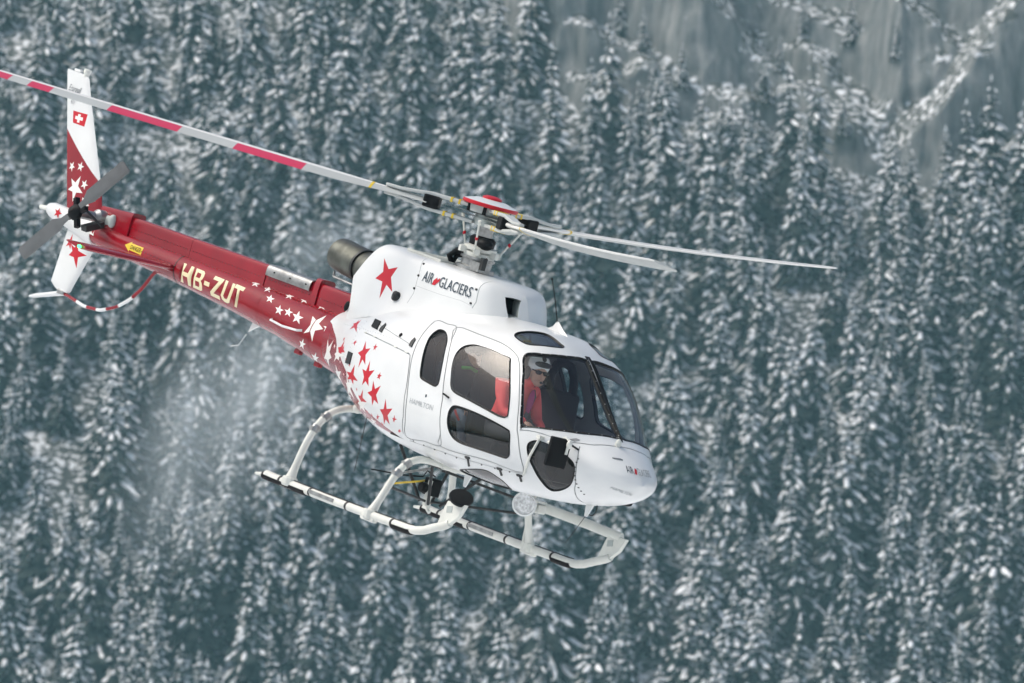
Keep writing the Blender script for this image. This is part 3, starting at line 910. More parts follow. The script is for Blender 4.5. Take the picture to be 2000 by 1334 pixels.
part('rear_bulkhead', mb, M['lining'], fus)
mb = MB()
xs = np.linspace(-.12, 2.75, 30)
Pf = S_body(xs, np.full(30, -34.0), -1)
V = [(p[0], p[1] * .86, max(.93, p[2] - .02)) for p in Pf] + [(p[0], -p[1] * .86, max(.93, p[2] - .02)) for p in Pf]
mb.add(V, [(i, i + 1, i + 31, i + 30) for i in range(29)])
part('cabin_floor', mb, M['lining'], fus)

# ---- hull fittings on the starboard side
def hull_pt(x, th, out=0.0, side=-1):
    xx, tt = np.array([x]), np.array([th])
    return Vector((S_body(xx, tt, side) + surf_normal(S_body, xx, tt, side) * out)[0])
def on_hull(name, poly, mat, out=.012, side=-1, parent=None):
    c = np.mean(np.array(poly), 0)
    pts = [hull_pt(x, th, out, side) for x, th in poly]
    mb = MB(); n = len(pts)
    low = [hull_pt(x, th, out - .012, side) for x, th in poly]
    mb.add(pts + low, [tuple(range(n)), tuple(range(2 * n - 1, n - 1, -1))] + [(i, (i + 1) % n, (i + 1) % n + n, i + n) for i in range(n)])
    return part(name, mb, mat, parent or fus, smooth=0)
def oval(x, th, a, b, n=14, sk=0.0): return [(x + a * math.cos(6.2832 * i / n) + sk * math.sin(6.2832 * i / n), th + b * math.sin(6.2832 * i / n)) for i in range(n)]
on_hull('vent', [(-0.472,38.1),(-0.31,36.1),(-0.246,27.4),(-0.4,29.0)], M['black'])
on_hull('vent', [(-0.187,35.2),(-0.16,33.5),(-0.124,25.8),(-0.188,26.5),(-.205,30)], M['darkmetal'])
on_hull('vent', [(0.456,28.3),(0.485,27),(0.495,21.1),(0.446,21.5),(.44,25)], M['darkmetal'])
on_hull('fuel_cap', [(-0.616,3.5),(-0.505,3.8),(-0.493,-3.0),(-0.618,-5.1)], M['darkmetal'])
on_hull('vent', oval(.215, 27.6, .016, 1.6), M['black'])
for (x, th) in ((-.43, 21.7), (-.2, 20.5), (.25, 17.5), (.46, 16.3)):
    on_hull('hinge', oval(x, th + .8, .03, .5), M['gearwhite'], .008)
for (x0, t0, x1, t1) in ((1.673, -32.3, 1.624, -44.4), (2.088, -35.0, 2.063, -45.1), (2.307, -37.7, 2.28, -47.8)):
    on_hull('door_hinge', [(x0 - .03, t0), (x0 + .03, t0), (x0 + .03, t0 - 2), (x0 + .008, t0 - 2.5), (x1 + .01, t1), (x1 - .01, t1), (x0 - .008, t0 - 2.5), (x0 - .03, t0 - 2)], M['darkmetal'], .012)
mb = MB(); mb.tube([hull_pt(1.251, 4.1, .02), hull_pt(1.30, 3.9, .03), hull_pt(1.35, 3.4, .022)], .010, 8)
part('door_handle', mb, M['black'])
# belly edge rivets along the sill
for i, x in enumerate(np.linspace(.75, 2.2, 9)):
    on_hull('rivet', oval(x, -40.5 + (x - .75) * 2.2, .009, .7, 8), M['darkmetal'], .003)

def hull_text(name, body, x0, x1, th0, th1, h_m, mat, **kw):
    V, F = text_tris(body, **kw)
    x = x0 + (x1 - x0) * V[:, 0]
    th = th0 + (th1 - th0) * V[:, 0] + V[:, 1] * h_m / KB
    P = S_body(x, th) ; N = surf_normal(S_body, x, th, -1)
    return mesh_from_tris(name, P + N * .003, F, mat, normals=N, parent=fus)
hull_text('lettering', 'HAMILTON', .76, 1.14, -4.6, -3.4, .045, M['faint'])
def nose_x(y, z):
    """x of the nose skin in front of y, z"""
    lo = np.full(len(y), 2.3); hi = np.full(len(y), 3.36)
    for _ in range(30):
        m = (lo + hi) / 2
        zt, zb, w, zc, nu, nl = [pchip(ST[:, 0], ST[:, k], m) for k in range(1, 7)]
        n = np.where(z > zc, nu, nl); h = np.where(z > zc, zt - zc, zc - zb)
        ins = (np.abs(y) / w) ** n + (np.abs(z - zc) / h) ** n < 1
        lo = np.where(ins, m, lo); hi = np.where(ins, hi, m)
    return lo
def nose_text(body, y0, y1, z0, z1, h, mat, **kw):
    V, F = text_tris(body, **kw)
    y = y0 + (y1 - y0) * V[:, 0]; z = z0 + (z1 - z0) * V[:, 0] + h * V[:, 1]
    mesh_from_tris('lettering', np.stack([nose_x(y, z) + .004, y, z], 1), F, mat, normals=np.tile([1., 0, 0], (len(y), 1)), parent=fus)
nose_text('HAMILTON', -.24, -.05, 1.095, 1.075, .026, M['faint'])
nose_text('AIR', -.155, -.085, 1.285, 1.285, .055, M['text'])
nose_text('GLACIERS', -.045, .13, 1.285, 1.285, .055, M['faint'])
on_hull('emblem', oval(.985, 1.0, .011, .45, 8), M['text'], .004)
mb = MB(); q = np.array([(-.082, 1.288), (-.06, 1.285), (-.045, 1.325), (-.062, 1.335), (-.075, 1.31)])
mb.add([(float(nose_x(q[i:i + 1, 0], q[i:i + 1, 1])[0]) + .004, q[i, 0], q[i, 1]) for i in range(5)], [tuple(range(5))]); part('emblem', mb, M['starred'], fus, 0)

# ---- transmission and engine cowling
CW = np.array([[-1.06, .375, 2.56, 1.70], [-.8, .43, 2.565, 1.80], [-.4, .465, 2.565, 1.9], [.2, .47, 2.565, 2.0], [.48, .46, 2.565, 2.05], [.60, .435, 2.56, 2.08], [.70, .375, 2.55, 2.1], [.77, .28, 2.53, 2.1], [.815, .17, 2.50, 2.1], [.835, .07, 2.475, 2.1], [.84, .0005, 2.465, 2.1]])
CQ = 2.2
def sstep(t):
    t = np.clip(t, 0, 1); return t * t * (3 - 2 * t)
def S_cowl(x, t, side=-1):
    """t 0..90 from the foot of the side to the ridge"""
    x = np.asarray(x, float); t = np.clip(np.asarray(t, float), 0, 90)
    a = np.radians(90 * (t / 90) ** CQ)
    w, zt, zb = [pchip(CW[:, 0], CW[:, i], x) for i in (1, 2, 3)]
    n = np.interp(x, [-1.06, .48, .70, .84], [8, 8, 6, 4])
    y = side * w * np.abs(np.cos(a)) ** (2 / n)
    z = zb + (zt - zb) * np.abs(np.sin(a)) ** (2 / n)
    fl = np.clip((2.26 - z) / .4, 0, 1) ** 2 * .14 * np.interp(x, [-1.06, -.5], [0, 1])
    y = y + side * fl * np.clip(np.abs(np.cos(a)) * 3 - .5, 0, 1)
    kr = np.interp(x, [-1.06, -.75, -.3], [1, .5, 0]); kf = np.interp(x, [.3, .6, .84], [0, .22, .6])
    return np.stack([x - .32 * kr * np.clip((2.56 - z) / .42, 0, 1) ** .8 * (1 - .25 * np.clip((2.16 - z) / .3, 0, 1)) + kf * (2.58 - z), y, z], -1)
KC = 0.011
def cowl_xt(x, z):
    """surface parameters of the point at x, z"""
    d = (CG[..., 0] - x) ** 2 + (CG[..., 2] - z) ** 2
    j = np.unravel_index(d.argmin(), d.shape)
    return CGX[j], CGT[j] * KC
CGX, CGT = np.meshgrid(np.linspace(-1.06, .62, 300), np.linspace(0, 75, 240))
CG = S_cowl(CGX, CGT)
cp = lambda pts: np.array([(p[0], 90 * (p[1] / 90) ** (1 / CQ) * KC) for p in pts])
star_l = star5(cp([(-0.834, 26.3), (-0.57, 18.2), (-0.498, 1.3), (-0.621, 0.3), (-0.789, 4.6)]))
intake_l = np.concatenate([np.linspace(a_, b_, 9)[:-1] for a_, b_ in zip(cp([(0.786, 39.1), (0.832, 58), (0.827, 13.2), (0.802, 7.5)]), np.roll(cp([(0.786, 39.1), (0.832, 58), (0.827, 13.2), (0.802, 7.5)]), -1, 0))])
def crib(pts, half=.004):
    P = cp(pts); t = np.linspace(0, len(P) - 1, 20)
    Q = np.stack([np.interp(t, np.arange(len(P)), P[:, i]) for i in (0, 1)], 1)
    d = np.gradient(Q, axis=0); nn = np.stack([-d[:, 1], d[:, 0]], 1); nn /= np.linalg.norm(nn, axis=1)[:, None] + 1e-9
    return np.concatenate([Q + nn * half, (Q - nn * half)[::-1]])
clines = [crib([(-0.32, 69.0), (-0.248, 21.3), (-0.236, 2.1), (-0.266, 0.3)]), crib([(0.66, 70.7), (0.634, 31.9), (0.628, 6.0), (0.602, 1.9)]), crib([(-0.239, 5.3), (0.179, 3.6), (0.60, 2.6)], .002)]
cP, cN, cF, cm = [], [], [], []
off = 0
S_cowl90 = lambda x, t, side: S_cowl(x, np.clip(t, 0, 90), side)
for side in (-1, 1):
    loops = clines + ([star_l, intake_l] if side < 0 else [])
    V, F = triangulate((-1.06, .84, 0, 90 * KC), 60, 44, loops)
    c = V[F].mean(1)
    x, th = V[:, 0], V[:, 1] / KC
    P = S_cowl(x, th, side); N = surf_normal(S_cowl90, x, th, side)
    t = np.zeros(len(F), int)
    if side < 0: t[inside(star_l, c)] = 1
    for r_ in clines: t[inside(r_, c)] = 2
    hole = inside(intake_l, c) if side < 0 else np.zeros(len(F), bool)
    cP.append(P); cN.append(N); cF.append(F[~hole] + off); cm.append(t[~hole]); off += len(P)
    if side > 0: continue
    # duct behind the opening
    idx = [np.argmin(((V - q) ** 2).sum(1)) for q in intake_l]
    rim = P[idx]; cen = rim.mean(0)
    deep = cen + (rim - cen) * .85 + np.array([-.22, .10, -.01])
    n = len(rim); mb = MB()
    mb.add(np.concatenate([rim, deep]).tolist(), [(i, (i + 1) % n, (i + 1) % n + n, i + n) for i in range(n)], 0)
    mb.add(deep.tolist(), [tuple(range(n))], 1)
    part('air_intake', mb, [M['greygreen'], M['black']], smooth=30)
cowl = mesh_from_tris('engine_cowling', np.concatenate(cP), np.concatenate(cF), [M['white'], M['starred'], M['seam']], np.concatenate(cm), np.concatenate(cN), heli)
mb = MB()
e = S_cowl(np.full(40, -1.06), np.linspace(0, 90, 40), -1); e2 = S_cowl(np.full(40, -1.06), np.linspace(0, 90, 40), 1)[::-1]
lp = np.concatenate([e, e2[1:]]) * np.array([1, .985, 1]) + np.array([.03, 0, -.006])
mb.add(lp.tolist(), [tuple(range(len(lp)))])
part('engine_firewall', mb, M['darkmetal'], cowl)
def cowl_text(body, x0, x1, z0, h, mat, **kw):
    V, F = text_tris(body, **kw)
    X = x0 + (x1 - x0) * V[:, 0]; Z = z0 + h * V[:, 1]
    y = np.array([S_cowl(*(lambda a, b: (a, b / KC))(*cowl_xt(a_, b_)))[1] for a_, b_ in zip(X, Z)])
    return mesh_from_tris('lettering', np.stack([X, y - .006, Z], 1), F, mat, normals=np.tile([0, -1., 0], (len(X), 1)), parent=cowl)
cowl_text('AIR', -.165, .005, 2.345, .105, M['text'], weight=.004)
cowl_text('GLACIERS', .115, .615, 2.345, .105, M['text'], weight=.004)
mb = MB()
for q in ([(.01, 2.345), (.05, 2.345), (.11, 2.395), (.105, 2.43), (.07, 2.40), (.06, 2.425), (.02, 2.39)], ):
    ys = [S_cowl(cowl_xt(*p)[0], cowl_xt(*p)[1] / KC)[1] - .006 for p in q]
    mb.add([(p[0], y, p[1]) for p, y in zip(q, ys)], [tuple(range(len(q)))])
part('emblem', mb, M['starred'], cowl, smooth=0)
# cowl latches, drain cup, grille on the ridge
for (x, z) in ((-.252, 2.50), (-.245, 2.38), (-.25, 2.25), (.64, 2.44), (.64, 2.30)):
    s_, t_ = cowl_xt(x, z); p = S_cowl(s_, t_ / KC)
    mb = MB(); mb.ellip(p, (.018, .010, .012), nu=8, nv=6)
    part('latch', mb, M['darkmetal'], cowl)
s_, t_ = cowl_xt(-.46, 2.12); p = Vector(S_cowl(s_, t_ / KC))
mb = MB(); mb.lathe([(.045, -.03), (.05, .03), (.04, .045), (.0, .035)], p, (-.4, -.9, .1), 14)
part('drain_cup', mb, M['darkmetal'], cowl)
mb = MB()
for i in range(11):
    mb.box((-.70 + i * .05, 0, 2.574), (.012, .60, .018))
mb.box((-.45, .305, 2.574), (.56, .014, .022)); mb.box((-.45, -.305, 2.574), (.56, .014, .022))
part('cooling_grille', mb, M['gearwhite'], cowl)
# roof shoulders between cowl and cabin blend: rounded fairing behind the cowl over the boom root
mb = MB()
for side in (-1, 1):
    pts = [(-1.30, .20, 2.02), (-1.45, .235, 1.90), (-1.62, .20, 1.83), (-1.72, .13, 1.80)]
def loft(mb, secs, m=0, cap=True):
    n = len(secs[0]); o = len(mb.v)
    V = [p for s in secs for p in s]
    F = [(i * n + k, i * n + (k + 1) % n, (i + 1) * n + (k + 1) % n, (i + 1) * n + k) for i in range(len(secs) - 1) for k in range(n)]
    if cap: F += [tuple(range(n))[::-1], tuple((len(secs) - 1) * n + k for k in range(n))]
    return mb.add(V, F, m)
def arch(x, w, z0, z1, n=18, e=2.6, dx=0.0):
    out = []
    for i in range(n):
        a = math.pi * i / (n - 1)
        c, s_ = math.cos(a), math.sin(a)
        zz = z0 + (z1 - z0) * abs(s_) ** (2 / e)
        out.append((x + dx * (zz - z0), w * math.copysign(abs(c) ** (2 / e), c), zz))
    return out
mb = MB()
loft(mb, [arch(-1.02, .37, 1.6, 2.08), arch(-1.30, .32, 1.6, 2.04), arch(-1.48, .27, 1.6, 2.0), arch(-1.58, .21, 1.62, 1.985)])
fair = part('shaft_fairing', mb, M['white'], cowl)
mb = MB(); mb.ellip((-1.50, -.262, 1.84), (.035, .012, .055), rot=Matrix.Rotation(.3, 3, 'Y')); part('vent', mb, M['black'], cowl)
mb = MB(); mb.ellip((-1.22, -.345, 1.86), (.05, .03, .085), rot=Matrix.Rotation(.5, 3, 'Y')); part('vent', mb, M['darkmetal'], cowl)

# ---- exhaust
mb = MB()
mb.tube([(-1.20, .02, 2.22), (-1.55, .02, 2.215), (-1.68, .02, 2.225), (-1.78, .02, 2.235)], [.185, .18, .165, .155], 28, 0, cap=False)
mb.tube([(-1.76, .02, 2.233), (-1.80, .02, 2.237), (-2.16, .02, 2.268), (-2.20, .02, 2.272), (-2.20, .02, 2.272), (-2.05, .02, 2.26), (-1.8, .02, 2.24)], [.158, .172, .168, .163, .150, .148, .14], 28, 0, cap=True)
ex = part('exhaust_pipe', mb, M['exhaust'])
mb = MB(); mb.tube([(-1.755, .02, 2.232), (-1.785, .02, 2.235)], [.176, .176], 28); part('clamp_ring', mb, M['darkmetal'], ex)
mb = MB(); mb.tube([(-2.12, -.06, 2.10), (-2.10, -.07, 2.05), (-1.75, -.08, 2.04), (-1.56, -.10, 2.0)], .012, 8); part('drain_pipe', mb, M['steel'], ex)

# ---- roof antenna, whip
mb = MB(); zr = 2.29
loft(mb, [[(1.30, 0, zr - .02), (1.62, .035, zr - .04), (1.75, 0, zr - .06), (1.62, -.035, zr - .04)], [(1.40, 0, zr + .03), (1.50, .014, zr + .03), (1.56, 0, zr + .03), (1.50, -.014, zr + .03)], [(1.435, 0, zr + .085), (1.455, .006, zr + .085), (1.47, 0, zr + .085), (1.455, -.006, zr + .085)]])
an = part('roof_antenna', mb, M['white'])
mb = MB(); mb.tube([(1.45, 0, zr + .07), (1.33, 0, zr + .26), (1.19, 0, zr + .45)], [.006, .005, .004], 8); mb.ellip((1.19, 0, zr + .45), (.009, .009, .012), nu=8, nv=6)
part('whip', mb, M['black'], an)

# ---- tail boom
BX = [-6.5, -6.2, -4.88, -3.71, -2.75, -1.88, -1.4]; BR = [.112, .12, .15, .185, .225, .283, .31]; BZ = [1.63, 1.62, 1.593, 1.557, 1.515, 1.458, 1.43]
def S_boom(x, t, side=-1):
    x = np.asarray(x, float); r = np.interp(x, BX, BR); zc = np.interp(x, BX, BZ); a = np.radians(np.asarray(t, float))
    return np.stack([x + 0 * a, side * r * np.cos(a), zc + r * np.sin(a)], -1)
KT = 0.0036
BSTARS = [
    [(-3.352,78.9),(-3.233,68.3),(-3.198,50.5),(-3.28,46.8),(-3.351,60.3)], [(-3.099,73.9),(-2.988,65.3),(-2.959,49.3),(-3.041,45.7),(-3.109,58.1)], [(-2.894,44.4),(-2.794,36.5),(-2.79,22.9),(-2.88,21.3),(-2.936,34.1)],
    [(-2.759,80.5),(-2.634,71.9),(-2.59,55.2),(-2.67,51.5),(-2.746,63.9)], [(-2.58,86.0),(-2.421,80.8),(-2.346,62.7),(-2.422,58.1),(-2.506,70.8)], [(-2.29,86.0),(-2.132,83.9),(-2.033,65.1),(-2.112,60.0),(-2.2,72.3)],
    [(-2.636,27.7),(-2.536,19.6),(-2.547,5.4),(-2.645,3.9),(-2.692,17.8)], [(-2.471,31.4),(-2.373,24.5),(-2.38,11.9),(-2.476,10.3),(-2.525,22.3)], [(-2.296,33.6),(-2.161,23.7),(-2.17,7.0),(-2.298,5.2),(-2.363,21.7)],
    [(-1.731,33.3),(-1.636,27.9),(-1.639,17.8),(-1.731,16.5),(-1.783,26.0)], [(-2.043,-16.7),(-1.997,-25.2),(-2.087,-44.0),(-2.169,-45.5),(-2.125,-26.3)], [(-1.802,-31.0),(-1.771,-39.7),(-1.90,-65),(-2.0,-68),(-1.919,-43.4)],
    [(-2.051,35.5),(-1.89,50.8),(-1.76,19.7),(-1.871,-13.1),(-2.054,-5.9)]]
def glyph(x0, x1, t0, t1, loops):
    return [np.array([(x0 + (x1 - x0) * u, (t0 + (t1 - t0) * v) * KT) for u, v in l]) for l in loops]
G_H = [[(0, 0), (.27, 0), (.27, .4), (.73, .4), (.73, 0), (1, 0), (1, 1), (.73, 1), (.73, .6), (.27, .6), (.27, 1), (0, 1)]]
G_B = [[(0, 0), (.75, 0), (.95, .08), (1, .27), (.92, .44), (.8, .51), (.92, .6), (.97, .75), (.9, .92), (.72, 1), (0, 1)], [(.28, .17), (.28, .42), (.66, .42), (.73, .3), (.66, .17)], [(.28, .59), (.28, .83), (.64, .83), (.70, .71), (.64, .59)]]
G_D = [[(0, .4), (1, .4), (1, .6), (0, .6)]]
G_Z = [[(0, 0), (1, 0), (1, .19), (.36, .19), (1, .82), (1, 1), (.03, 1), (.03, .81), (.62, .81), (0, .19)]]
G_U = [[(0, 1), (0, .25), (.12, .07), (.35, 0), (.65, 0), (.88, .07), (1, .25), (1, 1), (.73, 1), (.73, .27), (.62, .18), (.38, .18), (.27, .27), (.27, 1)]]
G_T = [[(.36, 0), (.64, 0), (.64, .81), (1, .81), (1, 1), (0, 1), (0, .81), (.36, .81)]]
letters = [glyph(-4.50, -4.30, -42, 31, G_H), glyph(-4.255, -4.06, -40, 31, G_B), glyph(-4.03, -3.93, -40, 31, G_D), glyph(-3.905, -3.725, -38, 31, G_Z), glyph(-3.70, -3.515, -36, 31, G_U), glyph(-3.50, -3.33, -34, 33, G_T)]
bst = [star5(np.array([(p[0], p[1] * KT) for p in s])) for s in BSTARS]
arrow = np.array([(p[0], p[1] * KT) for p in [(-5.595,7.7),(-5.50,32.2),(-5.50,25.5),(-5.27,25.5),(-5.27,-6.3),(-5.50,-6.0),(-5.50,-14.9)]])
bP, bN, bF, bmi = [], [], [], []
off = 0
for side in (-1, 1):
    loops = (bst + [l for g in letters for l in g] + [arrow]) if side < 0 else []
    V, F = triangulate((-6.5, -1.45, -90 * KT, 90 * KT), 110, 26, loops)
    c = V[F].mean(1)
    x, th = V[:, 0], V[:, 1] / KT
    P = S_boom(x, th, side); N = surf_normal(S_boom, x, th, side)
    t = np.zeros(len(F), int)
    if side < 0:
        for s in bst: t[inside(s, c)] = 1
        for g in letters:
            q = np.zeros(len(F), bool)
            for l in g: q ^= inside(l, c)
            t[q] = 2
        t[inside(arrow, c)] = 3
    bP.append(P); bN.append(N); bF.append(F + off); bmi.append(t); off += len(P)
boom = mesh_from_tris('tail_boom', np.concatenate(bP), np.concatenate(bF), [M['red'], M['starwhite'], M['cream'], M['yellow']], np.concatenate(bmi), np.concatenate(bN), heli)
V, F = text_tris('DANGER', weight=.01)
x = -5.485 + .20 * V[:, 0]; th = 0 + 19 * V[:, 1]
N = surf_normal(S_boom, x, th, -1)
mesh_from_tris('lettering', S_boom(x, th, -1) + N * .002, F, M['black'], normals=N, parent=boom)
mb = MB(); mb.tube([tuple(S_boom(-2.68, -13, -1)), tuple(S_boom(-2.66, -15, -1) + np.array([0, -.035, 0])), tuple(S_boom(-2.4, -13, -1) + np.array([0, -.05, 0])), tuple(S_boom(-2.12, -5, -1) + np.array([0, -.045, 0])), tuple(S_boom(-2.09, -2, -1))], .012, 8)
part('grab_handle', mb, M['white'], boom)
for xx in (-4.62, -3.0, -1.95):
    r = np.interp(xx, BX, BR); mb = MB(); mb.tube([(xx - .006, 0, np.interp(xx, BX, BZ)), (xx + .006, 0, np.interp(xx, BX, BZ))], r + .0025, 40, cap=False); part('boom_joint', mb, M['red'] if xx > -4 else M['darkmetal'], boom)
for xx in (-2.35, -1.98):
    mb = MB(); mb.box((xx, -.05, np.interp(xx, BX, BZ) - np.interp(xx, BX, BR) - .012), (.10, .05, .05)); bevel(part('drain_mast', mb, M['red'], boom, 0), .012)
mb = MB(); mb.add([(-3.28, -.010, 1.335), (-3.16, -.010, 1.325), (-3.32, -.004, 1.225), (-3.28, .010, 1.335), (-3.16, .010, 1.325), (-3.32, .004, 1.225)], [(0, 1, 2), (5, 4, 3), (0, 3, 4, 1), (1, 4, 5, 2), (2, 5, 3, 0)])
mb.tube([(-3.34, 0, 1.2), (-3.42, 0, 1.07), (-3.55, 0, 1.03)], .004, 6)
part('blade_antenna', mb, M['white'], boom)
# drive shaft cover in segments
def cover(x0, x1, w0, w1, t0, t1, m, base=1.70):
    mb = MB(); sec = []
    for i in range(9):
        u = i / 8
        sec.append(arch(x0 + (x1 - x0) * u, w0 + (w1 - w0) * u, base, t0 + (t1 - t0) * u, 22, 7.0))
    loft(mb, sec)
    return part('drive_shaft_cover', mb, m, boom, 50)
for a in ((-5.66, -4.55, .072, .075, 1.915, 1.925), (-4.545, -3.19, .075, .078, 1.925, 1.935), (-3.185, -2.34, .070, .072, 1.925, 1.935), (-2.24, -1.52, .084, .10, 1.945, 1.95)):
    cover(*a, M['red'])
cover(-6.27, -5.665, .07, .092, 1.915, 1.955, M['red'])
cover(-2.335, -2.245, .095, .10, 1.985, 1.985, M['red'])
mb = MB(); loft(mb, [[(xx, y, z) for (_, y, z) in arch(0, .098, 1.84, 1.95, 14, 4.0)] + [(xx, y * .94, z - .008) for (_, y, z) in arch(0, .098, 1.84, 1.95, 14, 4.0)][::-1] for xx in (-3.17, -2.8, -2.40)])
vp = part('vent_plate', mb, M['steel'], boom, 50)
for xx in (-3.03, -2.75, -2.47):
    mb = MB(); mb.ellip((xx, -.098, 1.885), (.014, .006, .009), nu=8, nv=6); part('rivet', mb, M['black'], vp)

# ---- horizontal stabilizer
def airfoil(c, n=9, th=.12):
    up = []; lo = []
    for i in range(n):
        u = (1 - math.cos(math.pi * i / (n - 1))) / 2
        t = 5 * th * (.2969 * math.sqrt(u) - .126 * u - .3516 * u ** 2 + .2843 * u ** 3 - .1015 * u ** 4)
        up.append((-u * c, t * c)); lo.append((-u * c, -t * c))
    return up + lo[::-1][1:-1]
for side in (-1, 1):
    mb = MB(); sec = []
    for y_, c_, xl in ((.08, .50, -4.62), (1.20, .46, -4.60), (1.255, .38, -4.63)):
        sec.append([(xl + px, side * y_, 1.575 + pz - px * .03) for px, pz in airfoil(c_, th=.13)])
    loft(mb, sec)
    st = part('stabilizer', mb, M['red'], None, 40)
    mb = MB(); mb.ellip((-4.72, side * 1.275, 1.575), (.03, .018, .018), nu=12, nv=8)
    part('navigation_light', mb, pbr('green_lamp' if side < 0 else 'red_lamp', (.02, .25, .05) if side < 0 else (.3, .01, .01), emit=(.06, 1, .25) if side < 0 else (1, .05, .03), estr=3.5 if side < 0 else 2.0), st)
    mb = MB(); mb.box((-4.76, side * .08, 1.575), (.26, .25, .07)); bevel(part('stabilizer_root', mb, M['red'], st, 0), .02)

# ---- fins
FL = {'up': (np.array([(1.70, -6.27), (1.90, -6.36), (2.09, -6.47), (2.88, -7.05), (3.09, -7.19), (3.12, -7.235)]), np.array([(1.70, -6.93), (1.77, -6.97), (2.34, -7.25), (3.08, -7.61), (3.12, -7.62)])),
      'lo': (np.array([(.935, -6.53), (.95, -6.50), (1.40, -6.31), (1.57, -6.24), (1.72, -6.20)]), np.array([(.935, -6.76), (.99, -6.89), (1.60, -6.84), (1.72, -6.85)]))}
def S_fin(which):
    le, te = FL[which]
    def f(z, s, side=-1):
        z = np.asarray(z, float); s = np.asarray(s, float)
        a = np.interp(z, le[:, 0], le[:, 1]); b = np.interp(z, te[:, 0], te[:, 1])
        th = np.interp(z, [.9, 1.6, 1.8, 3.2], [.035, .055, .055, .032])
        u = np.clip(s, 0, 1)
        y = th * np.sqrt(np.clip(u, 0, 1)) * 2.2 * (1 - u)
        return np.stack([a + (b - a) * s, side * y, z], -1)
    return f
def fin(which, name, zr, paint, red_first=None):
    le, te = FL[which]; Sf = S_fin(which)
    def zs(x, z): return (z, (x - np.interp(z, le[:, 0], le[:, 1])) / (np.interp(z, te[:, 0], te[:, 1]) - np.interp(z, le[:, 0], le[:, 1])))
    Ps, Fs, ms = [], [], []; off = 0
    for side in (-1, 1):
        polys = [(np.clip(np.array([zs(*(np.array(p) * (1 - k / 8) + np.array(q) * k / 8)) for p, q in zip(pts, list(pts[1:]) + [pts[0]]) for k in range(8)]), (zr[0], 0), (zr[1], 1)), m) for pts, m in paint]
        V, F = triangulate((zr[0], zr[1], 0, 1), 40, 16, [p for p, _ in polys])
        c = V[F].mean(1); t = np.zeros(len(F), int)
        for p, m in polys: t[inside(p, c)] = m
        P = Sf(V[:, 0], V[:, 1], side)
        P[:, 1] += 0
        fn = np.cross(P[F[:, 1]] - P[F[:, 0]], P[F[:, 2]] - P[F[:, 0]])
        fl = fn[:, 1] * side < 0; F[fl] = F[fl][:, ::-1]
        Ps.append(P); Fs.append(F + off); ms.append(t); off += len(P)
    mb = MB(); P = np.concatenate(Ps)
    me = bpy.data.meshes.new(name); me.from_pydata(P.tolist(), [], np.concatenate(Fs).tolist())
    for m in (M['white'], M['red'], M['starwhite'], M['starred']): me.materials.append(m)
    me.polygons.foreach_set('material_index', np.concatenate(ms).astype(np.int32))
    bm = bmesh.new(); bm.from_mesh(me)
    bmesh.ops.remove_doubles(bm, verts=bm.verts, dist=5e-4)
    bmesh.ops.holes_fill(bm, edges=[e for e in bm.edges if e.is_boundary])
    bm.to_mesh(me); bm.free()
    me.shade_smooth(); me.set_sharp_from_angle(angle=R_(40)); me.update()
    return link(name, me, heli)
def st_at(x, z, r, rot=0.0, sx=1.25): return [tuple(q) for q in star5([(x + sx * r * math.sin(rot + 6.2832 * i / 5), z + r * math.cos(rot + 6.2832 * i / 5)) for i in range(5)])]
up_paint = [([(-7.34, 2.53), (-6.40, 2.075), (-6.1, 1.9), (-6.1, 1.70), (-7.1, 1.70)], 1),
            ([(-7.29, 2.73), (-7.01, 2.74), (-7.0, 2.61), (-7.24, 2.61)], 3),
            ([(-7.17, 2.715), (-7.12, 2.717), (-7.118, 2.692), (-7.065, 2.694), (-7.062, 2.66), (-7.115, 2.658), (-7.112, 2.63), (-7.16, 2.628), (-7.163, 2.656), (-7.215, 2.654), (-7.218, 2.688), (-7.168, 2.690)], 2),
            (st_at(-7.05, 2.18, .055, .3), 2), (st_at(-6.87, 2.21, .055, .1), 2), (st_at(-6.71, 2.05, .055, .25), 2), (st_at(-6.48, 1.97, .055, .2), 2),
            ([tuple(q) for q in star5([(-6.82, 2.12), (-6.70, 1.96), (-6.86, 1.84), (-7.03, 1.94), (-7.0, 2.06)])], 2), ([tuple(q) for q in star5([(-6.57, 1.98), (-6.52, 1.86), (-6.66, 1.76), (-6.74, 1.83), (-6.68, 1.92)])], 2)]
fu = fin('up', 'upper_fin', (1.70, 3.12), up_paint)
lo_paint = [([tuple(q) for q in star5([(-6.56, 1.47), (-6.35, 1.37), (-6.46, 1.21), (-6.66, 1.31), (-6.68, 1.43)])], 3), ([tuple(q) for q in star5([(-6.70, 1.53), (-6.60, 1.46), (-6.66, 1.37), (-6.78, 1.38), (-6.79, 1.46)])], 3)]
fl_ = fin('lo', 'lower_fin', (.935, 1.72), lo_paint)
def plane_text(body, x0, x1, z0, h, y, mat, parent, **kw):
    V, F = text_tris(body, **kw)
    P = np.stack([x0 + (x1 - x0) * V[:, 0], np.full(len(V), y), z0 + h * V[:, 1]], 1)
    mesh_from_tris('lettering', P, F, mat, normals=np.tile([0, -1., 0], (len(P), 1)), parent=parent)
plane_text('Ecureuil', -7.46, -7.23, 2.915, .065, -.034, M['text'], fu, shear=.35)
plane_text('4017', -7.36, -7.28, 2.79, .06, -.036, M['text'], fu, shear=.2)
mb = MB(); mb.box((-7.42, 0, 3.135), (.12, .035, .03)); bevel(part('fin_cap', mb, M['white'], fu, 0), .008)
mb = MB(); mb.lathe([(.03, 0), (.032, .03), (.04, .035), (.04, .075), (.0, .085)], (-7.26, 0, 3.10), (.05, 0, 1), 14); part('beacon', mb, M['gearwhite'], fu)
